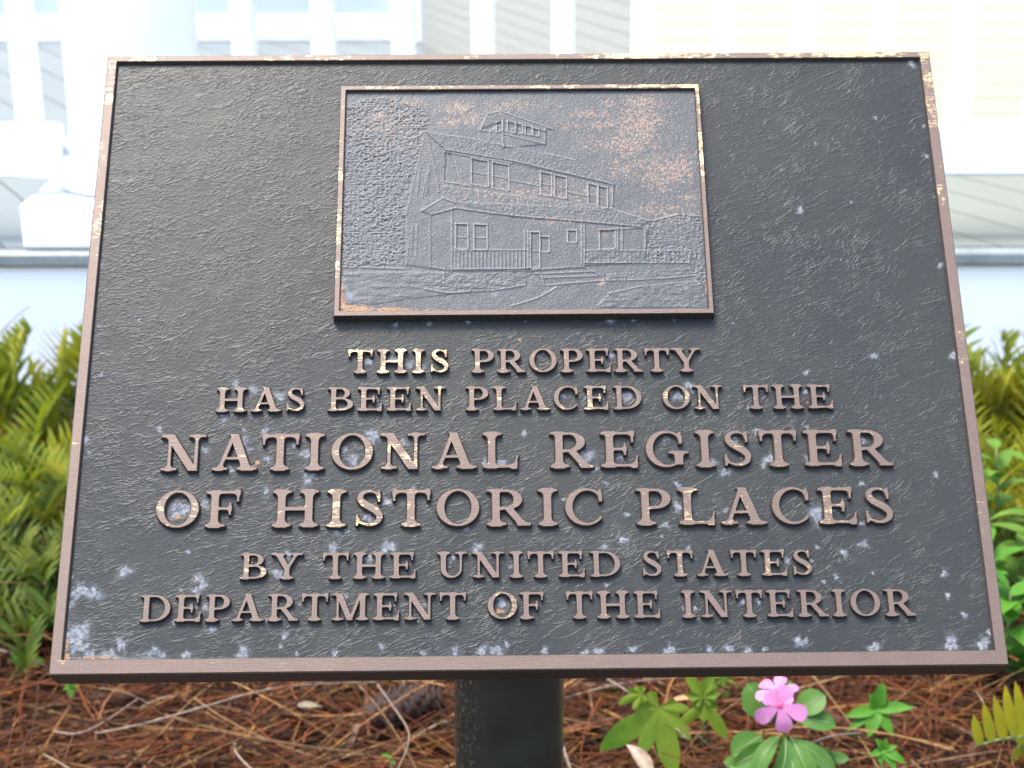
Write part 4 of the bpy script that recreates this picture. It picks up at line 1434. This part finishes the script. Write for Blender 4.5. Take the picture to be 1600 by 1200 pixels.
# yellow frond at lower right: a fern leaning in from the right
yf = at(1690, 1235, 1.62)
yroot = empty("fern", (yf.x, yf.y, 0))
tag(yroot, "fern with broad yellow fronds at the lower right corner of the photo", "fern", GL)
bpy.context.view_layer.update()
def yfrond(a, b, ln, wd, n, mat, sgns=(1,)):
    mb = MB()
    a, b = Vector(a), Vector(b)
    pts = [a.lerp(b, k / 10) + Vector((0, 0, 0.012 * math.sin(math.pi * k / 10))) for k in range(11)]
    mb.tube(pts, [0.0022 - 0.00012 * k for k in range(11)], 5, 1)
    for k in range(n):
        t = (k + 0.6) / n
        q = t * 10; i = min(9, int(q))
        p = pts[i].lerp(pts[i + 1], q - i)
        d_ = (b - a).normalized()
        for sg in sgns:
            dv = Vector((0, -0.15, 1.0)) * sg + d_ * 0.42
            mb.leaf(p, dv, Vector((0, -1, 0.2)), ln * (1.0 - 0.60 * t ** 2.2) * rnd.uniform(.9, 1.08), wd * (1 - 0.25 * t), blade, bend=rnd.uniform(-.35, .1), fold=0.22, n=6, mi=0)
    return place(mb.build("frond", [mat, M['stem']]), yroot)
tip, base_ = at(1524, 1166, 1.55), at(1665, 1168, 1.6)
yfrond(base_, tip, 0.105, 0.0155, 8, M['fernyellow'])
yfrond(at(1700, 1150, 1.66), at(1590, 1168, 1.63), 0.06, 0.014, 7, M['fernyellow'], (1, -1))
mb = MB(); mb.tube([(yf.x, yf.y, 0), (yf.x - 0.005, yf.y - 0.01, 0.05), base_], [0.003, 0.0026, 0.0022], 6)
place(mb.build("stem", M['stem']), yroot)


def leafy(px, Y, h, n, L, W, mat, label, seed, shape=ovate, name="leafy_plant", grp=None, whorl=1, cat="plant"):
    r = random.Random(seed)
    x, y, _ = gp(px, Y)
    root = empty(name, (x, y, 0))
    tag(root, label, cat, grp)
    bpy.context.view_layer.update()
    top_ = Vector((x + r.uniform(-.02, .02), y - r.uniform(0, .03), h))
    pts = [Vector((x, y, 0)).lerp(top_, k / 6) + Vector((r.gauss(0, .003), r.gauss(0, .003), 0)) for k in range(7)]
    mb = MB(); mb.tube(pts, [0.0024 - 0.0002 * k for k in range(7)], 5)
    place(mb.build("stem", M['stem']), root)
    for k in range(n):
        t = 0.15 + 0.85 * (k + 1) / n
        q = t * 6; i = min(5, int(q))
        p = pts[i].lerp(pts[i + 1], q - i)
        az = k * 2.4 + r.uniform(-.4, .4)
        mb = MB()
        el_ = r.uniform(0.05, 0.7)
        dv = Vector((math.cos(az) * math.cos(el_), math.sin(az) * math.cos(el_), math.sin(el_)))
        mb.leaf(p, dv, (0, 0, 1), L * r.uniform(.75, 1.15), W * r.uniform(.8, 1.15), shape, bend=r.uniform(.3, 1.0), fold=0.28, n=8, mi=0)
        place(mb.build("leaf", mat), root)
    return root
GR = "broad-leaved plants right of the plaque"
leafy(1580, 2.1, 0.25, 20, 0.056, 0.022, M['bush'], "tall bright green leafy plant beside the right border of the plaque", 1, grp=GR)
leafy(1612, 2.0, 0.21, 20, 0.062, 0.025, M['bush'], "bright leafy plant at the right edge, lower than its neighbour", 2, grp=GR)
leafy(1562, 1.95, 0.18, 18, 0.060, 0.025, M['weed'], "leafy plant just right of the lower right plaque corner", 3, grp=GR)
leafy(1625, 1.85, 0.15, 18, 0.068, 0.028, M['weed'], "lowest broad-leaved plant at the right edge above the yellow fern", 4, grp=GR)


def weed(px, py, Y, spec, label, name="weed_seedling", mat=None, grp="small weeds in the pine straw", shape=lance):
    """spec: (angle in the picture plane deg, length px, width px, tilt towards viewer)"""
    c = at(px, py, Y * 0.965)
    root = empty(name, (c.x, c.y, 0))
    tag(root, label, "weed", grp)
    bpy.context.view_layer.update()
    mb = MB(); mb.tube([(c.x + .004, c.y + .01, 0), (c.x + .002, c.y + .004, c.z * .6), c], [0.0018, 0.0015, 0.0012], 5)
    place(mb.build("stem", M['stem']), root)
    k = (c - CPOS).dot(Fw) / FPX
    for (ang, L, W, tilt) in spec:
        a = R(ang)
        dv = RT * math.cos(a) + UP * math.sin(a) * 0.9 - Fw * tilt
        mb = MB()
        mb.leaf(c, dv, -Fw * 0.8 + Vector((0, 0, 0.6)), L * k, W * k, shape, bend=0.35, fold=0.22, n=9)
        mb.leaf  # one blade per mesh
        place(mb.build("leaf", mat or M['weed']), root)
    return root
weed(1368, 1108, 1.74, [(78, 46, 24, .2), (8, 60, 20, .3), (190, 54, 20, .3), (250, 48, 26, .5), (300, 50, 20, .4), (110, 26, 14, .1), (215, 60, 16, .3)], "bright green weed with a whorl of pointed leaves right of the pink flower")
weed(1380, 1172, 1.62, [(80, 20, 12, .2), (200, 26, 12, .3), (330, 40, 16, .3), (120, 24, 12, .2), (250, 24, 12, .4), (300, 36, 16, .4), (20, 24, 10, .1)], "smallest green weed low under the larger whorled one")
weed(50, 1036, 1.95, [(150, 36, 20, .3), (10, 24, 18, .3), (195, 28, 16, .3), (245, 34, 22, .4), (220, 46, 20, .3), (330, 14, 12, .3)], "small bright weed below the left ferns at the plaque corner")
weed(70, 972, 2.0, [(150, 26, 20, .3), (20, 36, 26, .3), (80, 30, 16, .2), (210, 20, 14, .3)], "weed leaves at the left border above the lower left corner")
weed(112, 1072, 1.85, [(200, 14, 10, .3), (330, 14, 10, .3), (270, 20, 12, .4), (90, 14, 10, .2)], "tiny green sprout under the lower left corner of the plaque")
weed(580, 1078, 1.95, [(60, 16, 8, .2), (140, 14, 8, .2), (270, 20, 7, .4), (220, 16, 7, .3), (320, 16, 7, .3)], "tiny green sprout under the middle of the left half of the plaque")
weed(1268, 1072, 1.95, [(30, 20, 10, .2), (150, 20, 10, .2), (270, 18, 9, .3), (330, 20, 9, .3), (210, 18, 9, .3)], "little green sprout behind the pink flower under the plaque edge")
weed(610, 1182, 1.66, [(160, 16, 5, .2), (300, 14, 6, .3)], "pair of thin green leaves in the straw left of the post", shape=lance)
weed(960, 1085, 1.9, [(200, 40, 16, .2), (320, 36, 14, .3), (90, 30, 12, .1), (250, 38, 14, .3), (20, 30, 10, .2)], "dark narrow-leaved weed just right of the post")
weed(1345, 1150, 1.8, [(120, 30, 12, .2), (180, 26, 10, .2), (240, 26, 12, .3), (60, 24, 10, .2)], "small weed in the shade of the whorled one")


def lobed(px, py, Y, leaves, label):
    """lobed three to five finger leaves"""
    Y = Y * 0.94
    c = at(px, py, Y)
    root = empty("lobed_vine", (c.x, c.y + 0.01, 0))
    tag(root, label, "vine", "lobed vines beside the post")
    bpy.context.view_layer.update()
    k = (c - CPOS).dot(Fw) / FPX
    for (lx, ly, ang, L, nl) in leaves:
        b = at(lx, ly, Y)
        mb = MB()
        mb.tube([(c.x + .002, c.y + .02, 0.0), (c.x, c.y + .012, c.z * .5), Vector(b) + Vector((0, .004, 0))], [0.0014, 0.0012, 0.001], 5)
        place(mb.build("stem", M['stem']), root)
        mb = MB()
        n = len(nl)
        # one outline: radius as a function of angle, fingers and notches
        V, F = [], []
        rings = 6
        A_ = np.linspace(-1.0, 1.0, 121) * R(150)
        lob = [R(q) for q, s_ in nl]; sz = [s_ for q, s_ in nl]
        for r_ in range(rings + 1):
            for a_ in A_:
                rad = max(s_ * max(0.0, 1 - abs(a_ - l) / 0.46) ** 0.55 for l, s_ in zip(lob, sz))
                rad = max(rad, 0.40 - 0.16 * abs(a_) / R(150)) * L * k * r_ / rings
                th = R(ang) + a_
                p = b + (RT * math.cos(th) + UP * math.sin(th)) * rad - Fw * (rad * 0.08) + Vector((0, 0, -0.06 * rad * (rad / (L * k)))) + (-Fw * 0.0012 * math.cos(a_ * 7) * r_ / rings)
                V.append(p)
        m_ = len(A_)
        for r_ in range(rings):
            for q in range(m_ - 1):
                F.append((r_ * m_ + q, r_ * m_ + q + 1, (r_ + 1) * m_ + q + 1, (r_ + 1) * m_ + q))
        mb.add(V, F, 0, True)
        place(mb.build("leaf", M['lobed']), root)
lobed(1030, 1112, 1.72, [(1030, 1106, 250, 112, [(-38, 1.0), (-3, .70), (33, .95), (66, .60), (112, .42), (-85, .42)]), (1002, 1084, 200, 44, [(-40, .6), (0, .9), (40, .6)])], "large lobed yellow-green leaves right of the post, crossed by a thin twig")
lobed(1102, 1092, 1.76, [(1098, 1090, 95, 66, [(-25, .75), (28, .75), (75, .45), (-80, .45)]), (1102, 1100, 265, 62, [(-48, .9), (38, 1.0), (0, .45)])], "smaller three-lobed green leaves between the big lobed leaves and the pink flower")
lobed(1135, 1065, 1.9, [(1130, 1060, 280, 40, [(-50, .7), (0, .9), (50, .7)])], "farthest lobed leaf peeping out under the plaque edge")

# ---- periwinkle
VY = 1.56
vb = at(1222, 1190, VY)
vr = empty("periwinkle", (vb.x, vb.y + 0.02, 0))
tag(vr, "pink periwinkle with two open flowers and glossy pale-veined leaves under the plaque", "flower")
bpy.context.view_layer.update()
kv = (at(1220, 1110, VY) - CPOS).dot(Fw) / FPX


def vleaf(px, py, ang, L, W, tilt=0.3, Y=VY, fold=0.22, bend=0.45):
    b = at(px, py, Y)
    a = R(ang)
    dv = RT * math.cos(a) + UP * math.sin(a) - Fw * tilt
    upv = -Fw * 0.75 + UP * 0.5 + RT * rnd.uniform(-.55, .55)
    mb = MB(); mb.leaf(b, dv, upv, L * kv, W * kv, obov, bend=bend, fold=fold, n=10)
    lf = place(mb.build("leaf", M['vinca']), vr)
    mb = MB()
    dvn = dv.normalized()
    side = dvn.cross(upv).normalized()
    nn = side.cross(dvn).normalized()
    p = Vector(b); pts = []
    ang0 = bend * 0.4
    for i in range(11):
        t = i / 10
        aa = ang0 - bend * 1.4 * t
        pts.append(p + (nn * math.cos(aa) - dvn * math.sin(aa)) * 0.0006)
        p = p + (dvn * math.cos(aa) + nn * math.sin(aa)) * (L * kv / 10)
    mb.tube(pts[:10], [0.0006 - 0.00004 * i for i in range(10)], 5)
    v_ = mb.build("midrib", M['vein'])
    v_.parent = lf
    v_.matrix_parent_inverse = lf.matrix_world.inverted()
vleaf(1205, 1128, 122, 74, 52, .1, VY + .03); vleaf(1243, 1115, 35, 56, 44, .1, VY + .025); vleaf(1240, 1122, -5, 68, 34, .2, VY + .02)
vleaf(1200, 1118, 150, 48, 36, .1, VY + .045); vleaf(1190, 1150, 205, 60, 44, .4, VY + .02)
vleaf(1218, 1150, 228, 84, 32, .55, VY - .002, .35, .8); vleaf(1226, 1152, 256, 96, 36, .8, VY - .016, .35, .9); vleaf(1236, 1152, 292, 92, 34, .7, VY - .010, .35, .8)
vleaf(1243, 1156, 322, 84, 30, .4, VY + .010, .35, .6); vleaf(1209, 1160, 204, 82, 30, .45, VY + .008, .35, .7); vleaf(1250, 1176, 352, 62, 30, .4, VY + .028, .3, .8); vleaf(1200, 1184, 186, 70, 28, .3, VY + .028, .3, .6)
vleaf(1275, 1192, 15, 54, 24, .3, VY + .035); vleaf(1180, 1195, 170, 56, 26, .3, VY + .035); vleaf(1222, 1100, 70, 40, 24, 0, VY + .05); vleaf(1236, 1176, 274, 60, 26, .8, VY - .03, .35, .9)
mb = MB(); fc = at(1218, 1102, VY - .012)
mb.tube([(vb.x, vb.y + .02, 0), (vb.x + .002, vb.y + .015, vb.z * .6), at(1226, 1150, VY + .01), at(1222, 1125, VY + .012), Vector(fc) + Fw * .006], [.003, .0028, .0024, .0018, .0014], 7)
place(mb.build("stem", M['stem']), vr)


def flower(px, py, Y, size, angs, face, tubelen=0.02, sizes=None):
    c = at(px, py, Y)
    k = size * kv
    f_ = Vector(face).normalized()
    rt = (RT - f_ * RT.dot(f_)).normalized()
    up = f_.cross(rt)
    if up.z < 0: up = -up
    mb = MB(); mb.tube([c - f_ * tubelen, c - f_ * tubelen * .5, c - f_ * .001], [.0014, .0017, .0024], 8)
    fl_ = place(mb.build("flower", M['petal']), vr)
    shp = lambda t: max(0.05, (0.16 + 0.84 * min(1, (t / 0.62)) ** 1.1) * (1 if t < .72 else math.sqrt(max(0, 1 - ((t - .72) / .28) ** 2.4))))
    for i, a in enumerate(angs):
        a = R(a)
        dv = rt * math.cos(a) + up * math.sin(a)
        mb = MB(); ks = k * (sizes[i] if sizes else 1); mb.leaf(c + f_ * 0.0005 * (i % 3), dv, f_, ks * rnd.uniform(.94, 1.05), k * .58, shp, bend=rnd.uniform(.15, .5), fold=0.06, n=10, twist=rnd.uniform(-.15, .25))
        o = mb.build("petal", M['petal']); o.parent = fl_; o.matrix_parent_inverse = fl_.matrix_world.inverted()
    mb = MB()
    n = 14; V = [c + f_ * .0030]
    for ring, (rr_, hh_) in enumerate(((.0012, .0034), (.0026, .0026), (.0034, .0012))):
        for q in range(n):
            a = 2 * math.pi * q / n
            V.append(c + f_ * hh_ + (rt * math.cos(a) + up * math.sin(a)) * rr_)
    F = [(0, 1 + q, 1 + (q + 1) % n) for q in range(n)]
    for ring in range(2):
        for q in range(n):
            a_, b_ = 1 + ring * n + q, 1 + ring * n + (q + 1) % n
            F.append((a_, a_ + n, b_ + n, b_))
    mb.add(V, F, 0, True)
    o = mb.build("flower_eye", M['eye']); o.parent = fl_; o.matrix_parent_inverse = fl_.matrix_world.inverted()
flower(1218, 1102, VY - .012, 46, (66, 340, 282, 212, 142), (.05, -1, .42), sizes=(.72, .98, 1.0, .95, .62))
flower(1214, 1080, VY + .022, 36, (70, 0, 130, 190, 300), (-.22, -.22, 1.0))

# ---- litter that can be told apart
def twig(pts, rad, label, knots=False, mat=None):
    P = [CPOS + (Vector(p) - CPOS) * 0.955 for p in pts]
    # smooth by subdivision
    for _ in range(3):
        Q = [P[0]]
        for a, b in zip(P[:-1], P[1:]):
            Q += [a.lerp(b, .25), a.lerp(b, .75)]
        Q.append(P[-1]); P = Q
    rr_ = []
    for i in range(len(P)):
        t = i / (len(P) - 1)
        r_ = rad * 0.75 * (1.1 - .5 * t)
        if knots and i % 5 == 0: r_ *= 1.7
        rr_.append(r_)
    mb = MB(); mb.tube(P, rr_, 6)
    o = mb.build("dry_twig", mat or M['twig'])
    tag(o, label, "twig", "dry twigs on the straw")
twig([at(150, 1146, 1.72), at(210, 1135, 1.72), at(300, 1110, 1.74), at(400, 1080, 1.78), at(470, 1069, 1.82), at(590, 1066, 1.86)], 0.0016, "long pale knotty twig arching across the straw left of the post", True)
twig([at(950, 1062, 1.82), at(985, 1082, 1.78), at(1030, 1118, 1.72), at(1072, 1152, 1.66)], 0.0017, "pale knotty twig lying across the lobed leaves", True)
twig([at(880, 1092, 1.86), at(930, 1077, 1.85), at(985, 1065, 1.86), at(1060, 1058, 1.88)], 0.0019, "smooth grey twig leaning under the plaque right of the post")
twig([at(590, 1070, 1.84), at(620, 1112, 1.76), at(641, 1143, 1.72), at(637, 1170, 1.68), at(622, 1200, 1.62)], 0.0016, "kinked pale stalk left of the post, bent sharply at its middle")
twig([at(85, 1143, 1.72), at(122, 1149, 1.70), at(165, 1128, 1.74), at(215, 1092, 1.80)], 0.0017, "bent tan stalk at the far left of the straw")
twig([at(368, 1162, 1.66), at(365, 1172, 1.66), at(380, 1190, 1.64), at(395, 1204, 1.62)], 0.0024, "short bleached stick near the bottom left")
twig([at(880, 1168, 1.70), at(886, 1186, 1.66), at(893, 1206, 1.62)], 0.0022, "short knotty stick at the right foot of the post", True)
twig([at(1225, 1182, 1.62), at(1290, 1150, 1.68), at(1345, 1150 - 5, 1.72)], 0.0018, "tan stalk pointing from the periwinkle to the whorled weed")
twig([at(1424, 1104, 1.86), at(1460, 1118, 1.83), at(1500, 1138, 1.78), at(1520, 1148, 1.74)], 0.0014, "thin tan stalk between the whorled weed and the yellow fern")
twig([at(0, 520, 2.66), at(25, 494, 2.66), at(46, 479, 2.66)], 0.0012, "thin bare stalk tip standing before the white skirt board above the left fern")

# pine cone
cc = on_ground(626, 1106, 0.055)
mb = MB()
ax = Vector((1, .25, .1)).normalized()
s1 = ax.cross(Vector((0, 0, 1))).normalized(); s2 = s1.cross(ax)
Lc, Rc = 0.085, 0.03
pts = [cc + ax * (Lc * (t - .5)) for t in [k / 8 for k in range(9)]]
mb.tube(pts, [Rc * max(.15, math.sin(math.pi * (0.1 + .85 * k / 8)) ** .7) * .7 for k in range(9)], 12)
for q in range(90):
    t = q / 90
    a = q * 2.39996
    rad = Rc * max(.2, math.sin(math.pi * (.1 + .85 * t)) ** .7)
    o_n = s1 * math.cos(a) + s2 * math.sin(a)
    b = cc + ax * (Lc * (t - .5)) + o_n * rad * .6
    mb.leaf(b, o_n * .8 + ax * .7, ax * -.4 + o_n, .016, .014, obov, bend=-.4, fold=-.2, n=4)
cone = mb.build("pine_cone", M['cone'])
tag(cone, "dark brown cone-like clump lying in the straw left of the post", "pine cone")

# curled pale dead leaf
mb = MB()
b0_ = at(1014, 1212, 1.52)
mb.leaf(b0_, at(974, 1150, 1.55) - b0_, Vector((.5, -.8, .4)), 0.042, 0.018, lance, bend=.5, fold=.75, n=10)
mb2 = mb.build("dead_leaf", M['dryleaf'])
tag(mb2, "curled pale tan dead leaf standing up right of the post", "leaf", "dead leaves on the straw")
for (px, py, ang, L, W, lab) in ((945, 1178, 8, 56, 12, "orange dead leaf lying flat right of the post"), (560, 1130, 250, 70, 16, "brown narrow dead leaf hanging over the straw left of the cone-like clump"), (1050, 1094, 12, 60, 10, "orange-brown dead leaf behind the lobed leaves"), (60, 1165, 320, 50, 16, "short brown dead leaf at the far left of the straw"), (465, 1102, 0, 40, 12, "pale olive dead leaf under the left half of the plaque")):
    b = at(px, py, 1.72)
    k = (b - CPOS).dot(Fw) / FPX
    a = R(ang)
    m3 = MB(); m3.leaf(b, RT * math.cos(a) + UP * math.sin(a) * .8 - Fw * .1, -Fw * .6 + UP * .6, L * k, W * k, lance, bend=.35, fold=.35, n=8)
    leafm = mat_plain('dead_leaf_olive', (0.066, 0.0561, 0.0264), (0.1056, 0.0858, 0.0462), 60, 0.6) if 'olive' in lab else mat_plain("dead_leaf_" + str(px), (0.2244, 0.0858, 0.0264), (0.2772, 0.132, 0.0462), 60, 0.55) if 'orange' in lab else mat_plain("dead_leaf_" + str(px), (0.0924, 0.0462, 0.0297), (0.1584, 0.0792, 0.0528), 60, 0.6)
    tag(m3.build("dead_leaf", leafm), lab, "leaf", "dead leaves on the straw")

# thin grey irrigation tube behind the left ferns' feet
mb = MB()
t0, t1 = at(-60, 897, 2.02), at(140, 893, 2.02)
t1 = Vector((t1.x + 0.3, t1.y + 0.1, t1.z))
mb.tube([Vector((t0.x, t0.y, 0.0)) , t0, (t0 + t1) / 2 + Vector((0, 0, -.002)), t1, Vector((t1.x, t1.y, 0.0))], [0.0022] * 5, 8)
tag(mb.build("grey_tube", M['hose']), "thin grey tube running level through the left ferns", "tube")
